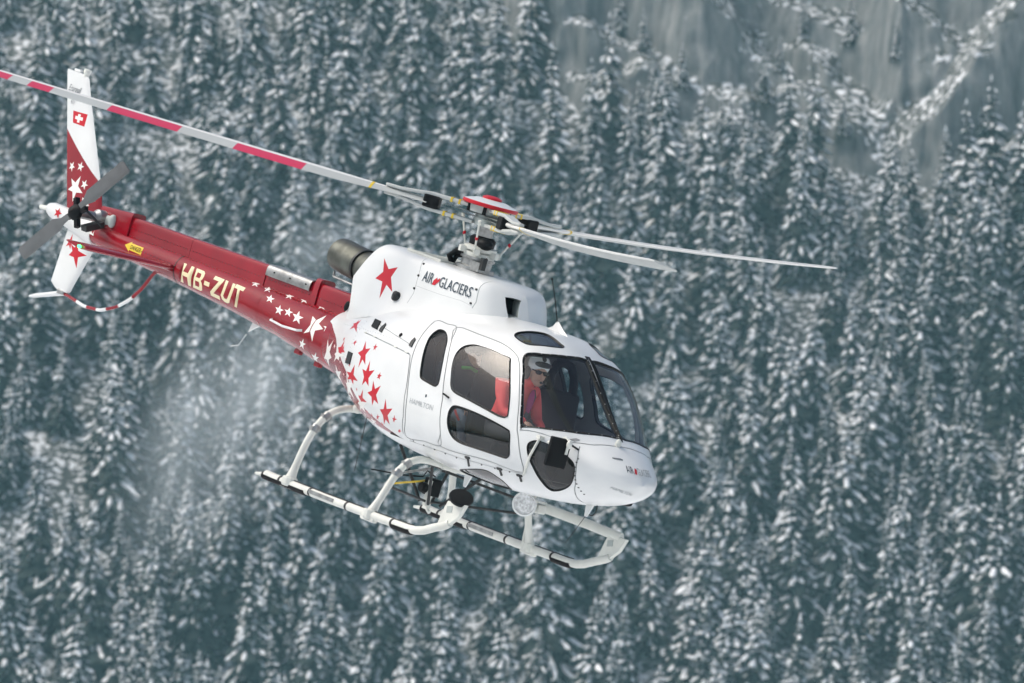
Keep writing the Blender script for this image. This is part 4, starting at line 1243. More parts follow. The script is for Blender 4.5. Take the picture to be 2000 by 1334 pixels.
# tail cone fairing and tail light boom
mb = MB(); loft(mb, [[(xx, r * math.cos(6.2832 * k / 20), zc + r * 1.12 * math.sin(6.2832 * k / 20)) for k in range(20)] for xx, r, zc in ((-6.28, .123, 1.62), (-6.5, .115, 1.63), (-6.75, .095, 1.655), (-7.0, .082, 1.675), (-7.17, .075, 1.685), (-7.25, .055, 1.69), (-7.28, .02, 1.692))])
tcn = part('tail_cone', mb, M['white'])
mb = MB(); mb.tube([(-7.24, 0, 1.692), (-7.42, 0, 1.675), (-7.44, 0, 1.672)], [.026, .024, .014], 10); part('tail_light', mb, M['gearwhite'], tcn)
mb = MB(); q = star5([(-6.97 + .075 * math.sin(6.2832 * i / 5 + .2), 1.685 + .06 * math.cos(6.2832 * i / 5 + .2)) for i in range(5)])
mb.add([(x, -.088, z) for x, z in q], [tuple(range(10))]); part('star', mb, M['starred'], tcn, 0)
mb = MB(); q = star5([(-6.30, 1.75), (-6.19, 1.78), (-6.2, 1.62), (-6.12, 1.5), (-6.33, 1.60)])
mb.add([tuple(S_boom(x, math.degrees(math.asin(max(-1, min(1, (z - np.interp(x, BX, BZ)) / (np.interp(x, BX, BR)))))), -1) + np.array([0, -.004, 0])) for x, z in q], [tuple(range(10))]); part('star', mb, M['starwhite'], tcn, 0)
# striped tail guard
gp = [(-5.12, 1.47), (-5.16, 1.44), (-5.28, 1.26), (-5.43, 1.11), (-5.64, .98), (-5.9, .89), (-6.2, .87), (-6.46, .905), (-6.63, .92)]
gq = np.array(gp); gd = np.concatenate([[0], np.cumsum(np.hypot(*np.diff(gq, axis=0).T))])
ss = np.linspace(0, gd[-1], 60)
gx_ = np.interp(ss, gd, gq[:, 0]); gz_ = np.interp(ss, gd, gq[:, 1])
for i in range(3): gx_[1:-1] = (gx_[:-2] + gx_[1:-1] * 2 + gx_[2:]) / 4; gz_[1:-1] = (gz_[:-2] + gz_[1:-1] * 2 + gz_[2:]) / 4
guard = link('tail_guard', None, heli)
cuts = [0, 15, 23, 30, 36, 42, 49, 59]
for j in range(len(cuts) - 1):
    mb = MB(); mb.tube([(gx_[i], 0, gz_[i]) for i in range(cuts[j], cuts[j + 1] + 1)], .018, 10)
    part('guard_stripe', mb, M['red'] if j % 2 == 0 else M['white'], guard)
mb = MB(); mb.tube([(-6.60, 0, .925), (-6.75, 0, .885), (-7.1, 0, .79), (-7.19, 0, .765)], [.03, .026, .022, .012], 10); part('tail_skid', mb, M['white'], guard)
mb = MB(); mb.box((-6.64, 0, .925), (.12, .07, .05)); bevel(part('guard_bracket', mb, M['steel'], guard, 0), .01)

# ---- tail rotor
M['trblade'] = pbr('grey_tail_blade', (.16, .17, .17), rough=.5, var=.2)
tr = link('tail_rotor', None, heli)
mb = MB(); mb.lathe([(.0, 0), (.075, .0), (.085, .05), (.085, .18), (.05, .22), (.05, .40), (.0, .42)], (-6.17, .02, 1.79), (0, -1, 0), 18); part('gearbox', mb, M['steel'], tr)
mb = MB(); mb.tube([(-5.95, -.05, 1.80), (-6.17, -.06, 1.79)], .055, 14); mb.ellip((-5.98, -.09, 1.80), (.05, .05, .07)); part('drive_shaft', mb, M['greygreen'], tr)
mb = MB(); mb.lathe([(.0, -.05), (.07, -.05), (.085, 0), (.05, .05), (.0, .07)], (-6.17, -.44, 1.79), (0, -1, 0), 14)
for i in range(4):
    a = .5 + i * 1.57; mb.box((-6.17 + .09 * math.cos(a), -.41, 1.79 + .09 * math.sin(a)), (.14, .05, .05), rot=Matrix.Rotation(-a, 3, 'Y'))
part('rotor_hub', mb, M['black'], tr)
mb = MB(); mb.box((-6.05, -.26, 1.70), (.10, .22, .06), rot=Matrix.Rotation(.4, 3, 'X')); mb.tube([(-5.98, -.2, 1.72), (-6.12, -.38, 1.86)], .014, 8); part('pitch_lever', mb, M['darkmetal'], tr)
dirv = Vector((.75, 0, .66)).normalized()
for sgn in (1, -1):
    mb = MB(); sec = []
    per = Vector((dirv.z, 0, -dirv.x))
    for r, c_ in ((.10, .06), (.20, .07), (.30, .14), (.9, .14), (.93, .12)):
        o = Vector((-6.17, -.44, 1.79)) + dirv * (sgn * r)
        tw = .55
        sec.append([tuple(o + (per * math.cos(tw) + Vector((0, 1, 0)) * math.sin(tw)) * (px + c_ * .35) + (Vector((0, 1, 0)) * math.cos(tw) - per * math.sin(tw)) * pz) for px, pz in airfoil(c_, 7, .12)])
    loft(mb, sec); part('blade', mb, M['trblade'], tr)

# ---- mast, swash plate, hub
mast = link('rotor_mast', None, heli)
mb = MB(); mb.lathe([(.19, 2.50), (.19, 2.60), (.15, 2.61), (.15, 2.67), (.17, 2.675), (.17, 2.70), (.0, 2.70)], (-.02, 0, 0), n=28); mb.box((.15, -.08, 2.62), (.16, .14, .09)); part('mast_base', mb, M['steel'], mast)
mb = MB(); mb.lathe([(.13, 2.69), (.155, 2.70), (.155, 2.74), (.12, 2.745), (.12, 2.755), (.16, 2.76), (.165, 2.80), (.14, 2.81), (.0, 2.81)], (-.02, 0, 0), n=28)
for i in range(6):
    a = i * 1.047 + .3; mb.box((-.02 + .17 * math.cos(a), .17 * math.sin(a), 2.75), (.09, .05, .06), rot=Matrix.Rotation(a, 3, 'Z'))
part('swash_plate', mb, M['gearwhite'], mast)
mb = MB(); mb.lathe([(.10, 2.80), (.125, 2.815), (.13, 2.88), (.10, 2.905), (.0, 2.91)], (-.02, 0, 0), n=24); mb.ellip((.09, -.05, 2.84), (.10, .08, .06)); part('rubber_boot', mb, M['black'], mast)
mb = MB(); mb.lathe([(.075, 2.85), (.07, 3.0), (.085, 3.04), (.0, 3.05)], (-.01, 0, 0), n=20); part('mast_tube', mb, M['steel'], mast)
BLADES = [(222.4, .05), (-20.0, .27), (102.0, .26)]
for az, _ in BLADES:
    a = R_(az - 32)
    p1 = Vector((.36 * math.cos(a), .36 * math.sin(a), 3.06)); p0 = Vector((-.02 + .19 * math.cos(a), .19 * math.sin(a), 2.74))
    mb = MB(); mb.tube([p0, p0.lerp(p1, .12), p0.lerp(p1, .13), p0.lerp(p1, .87), p0.lerp(p1, .88), p1], [.016, .016, .010, .010, .016, .016], 8)
    pl = part('pitch_link', mb, M['gearwhite'], mast)
    mb = MB(); q = p0.lerp(p1, .45); mb.ellip(q, (.017, .017, .022), nu=8, nv=6); part('link_band', mb, M['starred'], pl)
mb = MB(); mb.tube([(-.22, -.12, 2.56), (-.26, -.16, 2.64), (-.18, -.14, 2.71), (-.08, -.13, 2.73)], .03, 10); mb.tube([(-.3, -.08, 2.55), (-.22, -.1, 2.66), (-.1, -.1, 2.68)], .022, 10); part('hydraulic_hose', mb, M['black'], mast)
mb = MB(); mb.tube([(.19, -.12, 2.57), (.22, -.13, 2.66), (.26, -.1, 2.72)], .014, 8); mb.box((.24, -.12, 2.66), (.05, .05, .12)); part('servo', mb, M['darkmetal'], mast)

head = link('rotor_head', None, heli)
mb = MB(); mb.lathe([(.0, 3.0), (.12, 3.0), (.13, 3.05), (.13, 3.13), (.0, 3.14)], (-.03, 0, 0), n=24)
for az, _ in BLADES:
    a = R_(az); d = Vector((math.cos(a), math.sin(a), 0)); p = Vector((-d.y, d.x, 0))
    for w0, r0, w1, r1 in ((.12, .05, .045, .5),):
        for zz in (3.075, 3.105):
            mb.add([d * r0 + p * w0 + Vector((0, 0, zz)), d * r0 - p * w0 + Vector((0, 0, zz)), d * r1 - p * w1 + Vector((0, 0, zz)), d * r1 + p * w1 + Vector((0, 0, zz))], [(0, 1, 2, 3)])
part('star_flange', mb, M['greygreen'], head)
mb = MB(); mb.lathe([(.20, 3.12), (.21, 3.205), (.0, 3.205)], (-.05, 0, 0), n=24); part('hub_drum', mb, M['greygreen'], head)
for i in range(6):
    a = i * 1.047 + .2; mb = MB(); mb.box((-.05 + .205 * math.cos(a), .205 * math.sin(a), 3.155), (.03, .035, .085), rot=Matrix.Rotation(a, 3, 'Z')); part('hub_bolt', mb, M['black'], head)
mb = MB(); mb.lathe([(.0, 3.19), (.265, 3.19), (.275, 3.20)], (-.05, 0, 0), n=40, m=1); mb.lathe([(.275, 3.20), (.275, 3.222), (.265, 3.228)], (-.05, 0, 0), n=40, m=1); mb.lathe([(.265, 3.228), (.15, 3.262), (.10, 3.268), (.0, 3.268)], (-.05, 0, 0), n=40, m=0)
cap = part('hub_cap', mb, [M['white'], M['starred']], head)
mb = MB(); mb.lathe([(.10, 3.262), (.095, 3.285), (.06, 3.30), (.0, 3.305)], (-.05, 0, 0), n=24); part('vibration_absorber', mb, M['starred'], head)

def blade(az, tip_h):
    a = R_(az); d = Vector((math.cos(a), math.sin(a), 0)); le = Vector((math.sin(a), -math.cos(a), 0))      # clockwise from above
    up = Vector((0, 0, 1))
    b = link('rotor_blade', None, heli)
    def ctr(r): return d * r + Vector((-.02, 0, 3.09 + tip_h * (.35 * (r / 5.345) + .65 * (r / 5.345) ** 2)))
    def sect(r, c, th, off=0.0):
        tw = R_(15 - 6 * r / 5.345)
        cv = le * math.cos(tw) + up * math.sin(tw); nv = up * math.cos(tw) - le * math.sin(tw)
        return [tuple(ctr(r) + cv * (px + c * .27 + off) + nv * pz) for px, pz in airfoil(c, 13, th)]
    R0 = [(.62, .12, .42), (.85, .125, .38), (1.05, .16, .26), (1.25, .22, .17), (1.5, .28, .13), (1.86, .31, .12), (2.57, .31, .118), (3.14, .31, .115), (3.87, .31, .112), (4.47, .31, .108), (4.70, .31, .105), (4.9, .31, .10), (5.2, .31, .09), (5.345, .24, .08)]
    fine = []
    for i in range(len(R0) - 1):
        k = 4
        for j in range(k):
            t = j / k; fine.append(tuple(R0[i][m] * (1 - t) + R0[i + 1][m] * t for m in range(3)))
    fine.append(R0[-1])
    secs = [sect(*q) for q in fine]
    n = len(secs[0]); V = [p for s in secs for p in s]; F = []; m = []
    for i in range(len(secs) - 1):
        rm = (fine[i][0] + fine[i + 1][0]) / 2
        red = 1.86 < rm < 2.57 or 3.14 < rm < 3.87 or 4.47 < rm < 4.70 or 4.9 < rm < 5.2
        for k in range(n):
            F.append((i * n + k, i * n + (k + 1) % n, (i + 1) * n + (k + 1) % n, (i + 1) * n + k))
            upper = k < 12
            m.append(2 if (k < 5 or k > n - 3) else (1 if red and upper else 0))
    F.append(tuple(range(n))); m.append(0); F.append(tuple((len(secs) - 1) * n + k for k in range(n))); m.append(0)
    mb = MB(); o = mb.add(V, F); mb.m = m
    part('blade_skin', mb, [M['bladegrey'], M['bladered'], M['bladeedge']], b, 60)
    # sleeve: two plates above and below the damper block
    for dz, nm in ((.075, 'sleeve_plate'), (-.075, 'sleeve_plate')):
        mb = MB(); loft(mb, [[tuple(ctr(r) + le * (w * s1) + up * (dz + s2 * .018)) for s1, s2 in ((1, -1), (1, 1), (-1, 1), (-1, -1))] for r, w in ((.14, .075), (.30, .06), (.60, .055))] + [[tuple(ctr(r) + le * (w * s1) + up * (math.copysign(.04, dz) + s2 * .015)) for s1, s2 in ((1, -1), (1, 1), (-1, 1), (-1, -1))] for r, w in ((.90, .05), (1.02, .04), (1.06, .02))])
        bevel(part(nm, mb, M['bladegrey'], b, 40), .008)
        for r in (.38, .30) if dz > 0 else (.42, .33):
            mb = MB(); loft(mb, [[tuple(ctr(rr) + le * (.062 * s1) + up * (dz + s2 * .024)) for s1, s2 in ((1, -1), (1, 1), (-1, 1), (-1, -1))] for rr in (r, r + .022)]); part('balance_band', mb, M['yellow'], b, 0)
    mb = MB(); loft(mb, [[tuple(ctr(r) + le * (.075 * s1) + up * (s2 * .062)) for s1, s2 in ((1, -1), (1, 1), (-1, 1), (-1, -1))] for r in (.50, .66)]); bevel(part('damper_block', mb, M['black'], b, 0), .015)
    mb = MB(); loft(mb, [sect(rr, .205, .22) for rr in (1.17, 1.195)]); part('balance_band', mb, M['yellow'], b, 0)
M['bladegrey'] = pbr('pale_grey_blade', (.50, .53, .51), rough=.42, var=.1, vscale=1.5)
M['bladered'] = pbr('red_blade_band', (.60, .03, .09), rough=.4)
M['bladeedge'] = pbr('blade_edge_white', (.80, .80, .76), rough=.3)
for az, hh in BLADES: blade(az, hh)

# ---- landing gear
SK = 0.985
def leg(x, pts, side):
    mb = MB()
    P = np.array(pts); t = np.linspace(0, len(P) - 1, 26)
    Q = np.stack([np.interp(t, np.arange(len(P)), P[:, i]) for i in (0, 1)], 1)
    for _ in range(4): Q[1:-1] = (Q[:-2] + 2 * Q[1:-1] + Q[2:]) / 4
    mb.tube([(x, -side * q[0] * -1 * -1 if False else side * abs(q[0]), q[1]) for q in Q], [.036] * 21 + [.04, .046, .054, .064, .072], 12)
    o = part('gear_leg', mb, M['gearwhite'], gear)
    for i in (11, 14):
        mb = MB(); p0, p1 = Q[i], Q[i + 1]
        d = (p1 - p0) / np.linalg.norm(p1 - p0) * .035
        mb.tube([(x, side * abs(p0[0] - d[0]), p0[1] - d[1]), (x, side * abs(p0[0] + d[0]), p0[1] + d[1])], .044, 12); mb.box((x, side * abs(p0[0]), p0[1]), (.05, .105, .04))
        part('clamp', mb, M['steel'], o)
    mb = MB(); mb.lathe([(.06, 0), (.075, .01), (.075, .09), (.0, .10)], (x, side * SK, .085), n=12); mb.box((x, side * SK, .10), (.22, .06, .075)); bevel(part('leg_shoe', mb, M['gearwhite'], o, 0), .012)
gear = link('landing_gear', None, heli)
rear_pts = [(-.25, .96), (-.41, .955), (-.57, .94), (-.71, .885), (-.82, .77), (-.90, .60), (-.945, .38), (-.975, .20), (-.985, .11)]
front_pts = [(-.22, .73), (-.39, .745), (-.53, .755), (-.67, .72), (-.77, .64), (-.84, .50), (-.90, .33), (-.965, .18), (-.985, .11)]
for side in (-1, 1):
    leg(-.66, rear_pts, side); leg(.72, front_pts, side)
for x, z, zb_ in ((-.66, .96, 1.0), (.72, .745, .80)):
    mb = MB(); mb.tube([(x, -.3, z - .01), (x, 0, z - .02), (x, .3, z - .01)], .042, 12); mb.box((x, -.3, z + .02), (.14, .10, .09)); mb.box((x, .3, z + .02), (.14, .10, .09))
    part('cross_tube', mb, M['gearwhite'], gear)
for side in (-1, 1):
    mb = MB(); y = side * SK
    path = [(-1.05, .115), (-.9, .11), (0, .115), (.9, .13), (1.36, .14), (1.48, .15), (1.60, .18), (1.73, .235), (1.90, .30), (1.96, .335)]
    mb.tube([(x, y, z) for x, z in path], [.041] * 8 + [.040, .038], 14)
    sk = part('skid', mb, M['gearwhite'], gear)
    zk = lambda x: float(np.interp(x, [p[0] for p in path], [p[1] for p in path]))
    mb = MB(); mb.tube([(-1.04, y, .105), (-1.10, y, .10), (-1.22, y, .085)], [.03, .022, .014], 8); part('skid_spring', mb, M['gearwhite'], sk)
    for x0, x1 in ((-1.08, -.35), (1.12, 1.42)):
        mb = MB(); mb.tube([(x0, y, zk(x0) - .014), (x0 + .04, y, zk(x0 + .04) - .016), (x1 - .04, y, zk(x1 - .04) - .016), (x1, y, zk(x1) - .012)], .041, 14); part('wear_shoe', mb, M['black'], sk)
    for xx in (-.28, .34, 1.1, -.8):
        mb = MB(); mb.tube([(xx, y, zk(xx)), (xx + .03, y, zk(xx + .03))], .0435, 14); part('skid_band', mb, M['darkmetal'], sk)
    mb = MB(); mb.tube([(q, y + .012, zk(q) + .034) for q in np.linspace(-.62, 1.40, 12)], .024, 8, flat=(1, .6)); part('tread_strip', mb, M['rubber'], sk, 0)
    mb = MB(); mb.box((-.05, y - .042, .122), (.42, .006, .036)); part('tread_strip', mb, M['steel'], sk, 0)
    # toe plate
    mb = MB(); mb.prism([(1.78, .235), (1.96, .31), (2.08, .42), (2.14, .55), (2.02, .545), (1.86, .53), (1.82, .40)], y - .022, y + .022); bevel(part('toe_plate', mb, M['gearwhite'], sk, 0), .006)
    mb = MB(); mb.prism([(1.89, .42), (1.97, .44), (1.96, .50), (1.88, .48)], y - .026, y + .026); part('placard', mb, M['greygreen'], sk, 0)
# step rail on the port side only
mb = MB(); mb.tube([(.72, SK - .07, .54), (.82, SK - .01, .545), (1.5, SK, .55), (2.04, SK, .545)], .048, 12, flat=(.6, 1)); mb.box((.74, SK - .07, .54), (.16, .10, .12)); part('boarding_step', mb, M['gearwhite'], gear)
mb = MB(); mb.tube([(.66, SK - .04, .12), (.64, SK - .06, .50)], .018, 8); part('step_strut', mb, M['gearwhite'], gear)
# round cargo mirror on the starboard toe
mb = MB(); mb.tube([(1.98, -SK, .42), (2.06, -SK, .48), (2.04, -SK, .58)], .016, 8); mr_ = part('mirror_post', mb, M['gearwhite'], gear)
mb = MB(); mb.lathe([(.0, -.055), (.07, -.05), (.108, -.03), (.12, .0), (.114, .013), (.0, .018)], (2.02, -SK, .60), (.43, -.33, .84), 24); part('cargo_mirror', mb, M['black'], gear)

# ---- cargo swing under the belly
sw_ = link('cargo_swing', None, heli)
A = [(.05, -.35, .78), (.05, .35, .78), (.62, -.35, .745), (.62, .35, .745)]
K0 = Vector((.28, 0, .30))
for p in A:
    mb = MB(); mb.tube([p, K0 + Vector(((p[0] - .3) * .25, p[1] * .2, .0))], .016, 8); part('swing_tube', mb, M['darkmetal'], sw_)
for a, b, c in (((.72, -.84, .55), (.25, -.05, .64), 'steel'), ((.72, -.87, .45), (.15, 0, .50), 'yellow'), ((.72, -.88, .43), (.27, -.01, .31), 'darkmetal'), ((.72, .84, .55), (.27, .05, .64), 'darkmetal'), ((.72, .87, .44), (.28, .01, .32), 'darkmetal'), ((.10, 0, .66), (.42, 0, .66), 'darkmetal')):
    mb = MB(); mb.tube([a, b], .013 if c != 'yellow' else .010, 8); part('brace_rod', mb, M[c], sw_)
mb = MB(); mb.box((.26, 0, .46), (.14, .12, .17)); mb.lathe([(.0, 0), (.05, 0), (.05, .08), (.0, .08)], (.26, -.06, .44), (0, -1, 0), 12); bevel(part('cargo_hook', mb, M['black'], sw_, 40), .012)
mb = MB(); mb.tube([(.24, .02, .56), (.20, -.06, .60), (.14, -.05, .53), (.10, -.25, .50), (-.1, -.5, .47)], .008, 6); part('hook_cable', mb, M['black'], sw_)
mb = MB(); mb.box((.30, -.05, .40), (.05, .05, .25)); mb.tube([(.28, 0, .30), (.28, 0, .24), (.32, 0, .22)], .018, 8); part('hook_arm', mb, M['gearwhite'], sw_)

# ---- searchlight, belly antennas, landing-light wire
mb = MB(); axis_ = Vector((.75, -.62, .05)).normalized(); c0 = Vector((1.36, .28, .60))
mb.lathe([(.0, -.14), (.07, -.13), (.10, -.05), (.115, 0), (.12, .03), (.105, .04), (.10, .03)], c0, axis_, 28)
sl = part('searchlight', mb, M['white'])
mb = MB(); mb.lathe([(.105, .028), (.0, .03)], c0, axis_, 28); part('lens', mb, pbr('faceted_lens', (.75, .78, .78), rough=.15, metal=.6, var=.5, vscale=40), sl)
mb = MB(); mb.box(c0 + Vector((-.03, .06, .10)), (.10, .10, .14)); mb.box(c0 + Vector((.03, .16, -.01)), (.12, .10, .09)); bevel(part('lamp_bracket', mb, M['gearwhite'], sl, 0), .015)
for x, y, z in ((1.0, -.18, .70), (2.62, .05, .83)):
    mb = MB(); mb.add([(x - .06, y - .012, z + .05), (x + .06, y - .012, z + .05), (x + .0, y - .004, z - .10), (x - .04, y - .004, z - .10), (x - .06, y + .012, z + .05), (x + .06, y + .012, z + .05), (x + .0, y + .004, z - .10), (x - .04, y + .004, z - .10)], [(0, 1, 2, 3), (7, 6, 5, 4), (0, 4, 5, 1), (1, 5, 6, 2), (2, 6, 7, 3), (3, 7, 4, 0)])
    part('belly_antenna', mb, M['white'])
mb = MB(); mb.tube([(2.60 + .07 * math.cos(6.2832 * i / 24), .1, .82 + .07 * math.sin(6.2832 * i / 24)) for i in range(25)], .006, 6); part('tow_ring', mb, M['darkmetal'])
mb = MB(); mb.tube([(2.60, .05, .74), (2.35, .1, .42)], .0035, 5); part('antenna_wire', mb, M['darkmetal'])
mb = MB(); mb.tube([(-.25, -.6, .95), (-.05, -.72, .42)], .004, 5); mb.ellip((-.17, -.65, .75), (.01, .01, .016), nu=6, nv=5); part('trailing_wire', mb, M['darkmetal'])
mb = MB(); mb.box((-.62, -.42, 1.02), (.08, .12, .07)); mb.ellip((-.56, -.5, .97), (.05, .05, .05)); part('gear_fitting', mb, M['gearwhite'])

# ---- nose fittings: door mirror on its strut, wiper, lamp
p0 = hull_pt(2.525, 8.7, .02); p1 = hull_pt(2.38, -34.7, .02)
mb = MB(); mb.tube([p0, p0.lerp(p1, .5) + Vector((.03, -.05, 0)), p1], .013, 8); mb.box(p0, (.06, .05, .03)); ms = part('mirror_strut', mb, M['gearwhite'])
pm = Vector((2.88, -.70, 1.29))
mb = MB(); mb.box(pm, (.05, .22, .28), rot=Matrix.Rotation(-.12, 3, 'Z')); bevel(part('mirror_panel', mb, M['black'], ms, 0), .012)
mb = MB(); mb.tube([hull_pt(2.60, 9, .0), hull_pt(2.64, 9, .06), pm + Vector((.0, .05, .15)), pm + Vector((.05, .06, .13)), pm + Vector((.05, .06, .0))], .014, 8); mb.ellip(pm + Vector((.06, .06, .10)), (.028, .028, .045), nu=10, nv=8); part('mirror_arm', mb, M['gearwhite'], ms)
mb = MB(); mb.tube([pm + Vector((.0, .10, .10)), hull_pt(2.80, 22, .03), hull_pt(2.86, 24, .0)], .010, 8); part('mirror_brace', mb, M['darkmetal'], ms)
for i in range(10):
    x = 2.44 + i * .04
    on_hull('rivet', oval(2.905 - .001 * i, 10 - i * 7.4, .010, .8, 8), M['darkmetal'], .004)
on_hull('nose_lamp', [(3.10, 50), (3.12, 53), (3.15, 64), (3.13, 62)], M['steel'], .01)
on_hull('placard', [(2.74, 28), (2.78, 30), (2.80, 37), (2.77, 35)], M['steel'], .006)
mb = MB(); mb.ellip(hull_pt(2.95, 78, .02), (.03, .03, .045), nu=10, nv=8); part('temperature_probe', mb, M['gearwhite'])
# rivets along the windshield frame
W_ = offset_loop(outer['shield'], -.009)
mb = MB()
for q in W_[::2]:
    c_ = hull_pt(float(q[0]), float(min(q[1] / KB, 89.5)), .006)
    mb.ellip(c_, (.006, .006, .006), nu=6, nv=4)
part('frame_screws', mb, M['steel'], fus)['kind'] = 'stuff'

# ---- cabin furniture
def seat(x, y, hole, dz=0.0):
    s = link('seat', None, heli)
    mb = MB(); mb.box((x + .20, y, 1.10), (.46, .46 if hole else .33, .14)); bevel(part('cushion', mb, M['seat'], s, 0), .04, 3)
    mb = MB(); mb.box((x + .18, y, .96), (.36, .36, .16)); part('seat_base', mb, M['darkmetal'], s, 0)
    rot = Matrix.Rotation(-.16, 3, 'Y')
    mb = MB(); mb.box((x - .07, y, 1.42), (.11, .46 if hole else .33, .62), rot=rot); bevel(part('backrest', mb, M['seat'], s, 0), .045, 3)
    mb = MB()
    pts = [(x - .10, y - .15, 1.70), (x - .14, y - .145, 1.86), (x - .155, y - .09, 1.96), (x - .16, y, 1.99), (x - .155, y + .09, 1.96), (x - .14, y + .145, 1.86), (x - .10, y + .15, 1.70)]
    pts = [(p[0], y + (p[1] - y) * (1 if hole else .8), 1.66 + (p[2] - 1.66) * (1 if hole else .62)) for p in pts]
    mb.tube(pts, .045, 10)
    if not hole: mb.box((x - .14, y, 1.76), (.07, .22, .16))
    part('headrest', mb, M['seat'], s)
seat(1.38, -.40, True); seat(1.38, .40, True)
for y in (-.51, -.17, .17, .51): seat(.30, y, False)
mb = MB()
mb.prism([(2.30, .92), (2.78, .92), (2.84, 1.30), (2.74, 1.52), (2.50, 1.50), (2.40, 1.20)], -.26, .42); ip = part('instrument_panel', mb, M['black'], None, 0); bevel(ip, .03, 2)
mb = MB(); mb.box((2.1, 0, 1.0), (.8, .22, .2)); bevel(part('centre_console', mb, M['black'], ip, 0), .02)
mb = MB(); mb.tube([(1.95, -.40, .95), (2.0, -.40, 1.2), (1.97, -.40, 1.38)], .018, 8); mb.ellip((1.97, -.40, 1.40), (.025, .025, .06)); part('control_stick', mb, M['black'], ip)

# rivet rows along the boom and the shaft cover
mb = MB()
for x in np.linspace(-6.1, -1.75, 74):
    for th in (58, 8) if x > -5.3 else (58,):
        if th == 8 and -4.6 < x < -1.6: continue
        q = S_boom(np.array(x), np.array(float(th)), -1); mb.ellip(tuple(q), (.006, .006, .006), nu=6, nv=4)
    mb.ellip((x, -(.078 if x < -2.3 else .098), 1.80), (.005, .004, .005), nu=6, nv=4)
part('rivets', mb, M['darkmetal'], boom)['kind'] = 'stuff'
mb = MB()
for sd in (-1, 1):
    for x in np.linspace(-1.2, .3, 26):
        mb.ellip(hull_pt(float(x), 24 - 2 * float(x), .0, sd), (.004, .004, .004), nu=6, nv=4)
    for th in np.linspace(-38, 34, 22):
        mb.ellip(hull_pt(-.62 if th > -10 else -.60, float(th), .0, sd), (.004, .004, .004), nu=6, nv=4)
part('rivets', mb, M['faint'], fus)['kind'] = 'stuff'

# ------------------------------------------------------------------ people in the cabin
M['skin'] = pbr('skin', (.50, .30, .22), rough=.55)
M['jacket'] = pbr('coral_red_down_jacket', (.80, .075, .075), rough=.6, bump=.5, bscale=30)
M['magenta'] = pbr('magenta_scarf', (.38, .02, .16), rough=.8)
M['strap'] = pbr('dark_harness', (.05, .05, .055), rough=.8)
M['darkwear'] = pbr('black_jacket', (.03, .032, .035), rough=.8)
M['greywear'] = pbr('dark_grey_jacket', (.07, .075, .085), rough=.8, bump=.3)
M['trouser'] = pbr('blue_grey_trousers', (.24, .29, .37), rough=.85, bump=.3)
M['helmetw'] = pbr('white_helmet', (.75, .77, .77), rough=.25, coat=.4)
M['lens'] = pbr('dark_sunglasses', (.01, .01, .012), rough=.1)
M['green'] = pbr('green_strap', (.05, .45, .06), rough=.6)

def skinned(name, joints, bones, mats, zones, parent=None):
    """joints: name -> (x, y, z, radius); bones: pairs; zones: function(face centre) -> material index; one continuous body"""
    names = list(joints)
    me = bpy.data.meshes.new(name)
    me.from_pydata([joints[n][:3] for n in names], [(names.index(a), names.index(b)) for a, b in bones], [])
    o = bpy.data.objects.new(name, me); COL.objects.link(o)
    md = o.modifiers.new('skin', 'SKIN'); md.use_smooth_shade = True
    for i, n in enumerate(names):
        r = joints[n][3]
        rr = r if hasattr(r, '__len__') else (r, r)
        o.data.skin_vertices[0].data[i].radius = rr
        o.data.skin_vertices[0].data[i].use_root = (n == 'pelvis' or i == 0 and 'pelvis' not in joints)
    sb = o.modifiers.new('sub', 'SUBSURF'); sb.levels = 2; sb.render_levels = 2
    dg = bpy.context.evaluated_depsgraph_get()
    m2 = bpy.data.meshes.new_from_object(o.evaluated_get(dg))
    bpy.data.objects.remove(o); bpy.data.meshes.remove(me)
    m2.name = name
    m2.materials.clear()
    for m in mats: m2.materials.append(m)
    for p in m2.polygons: p.material_index = zones(p.center); p.use_smooth = True
    return link(name, m2, parent)

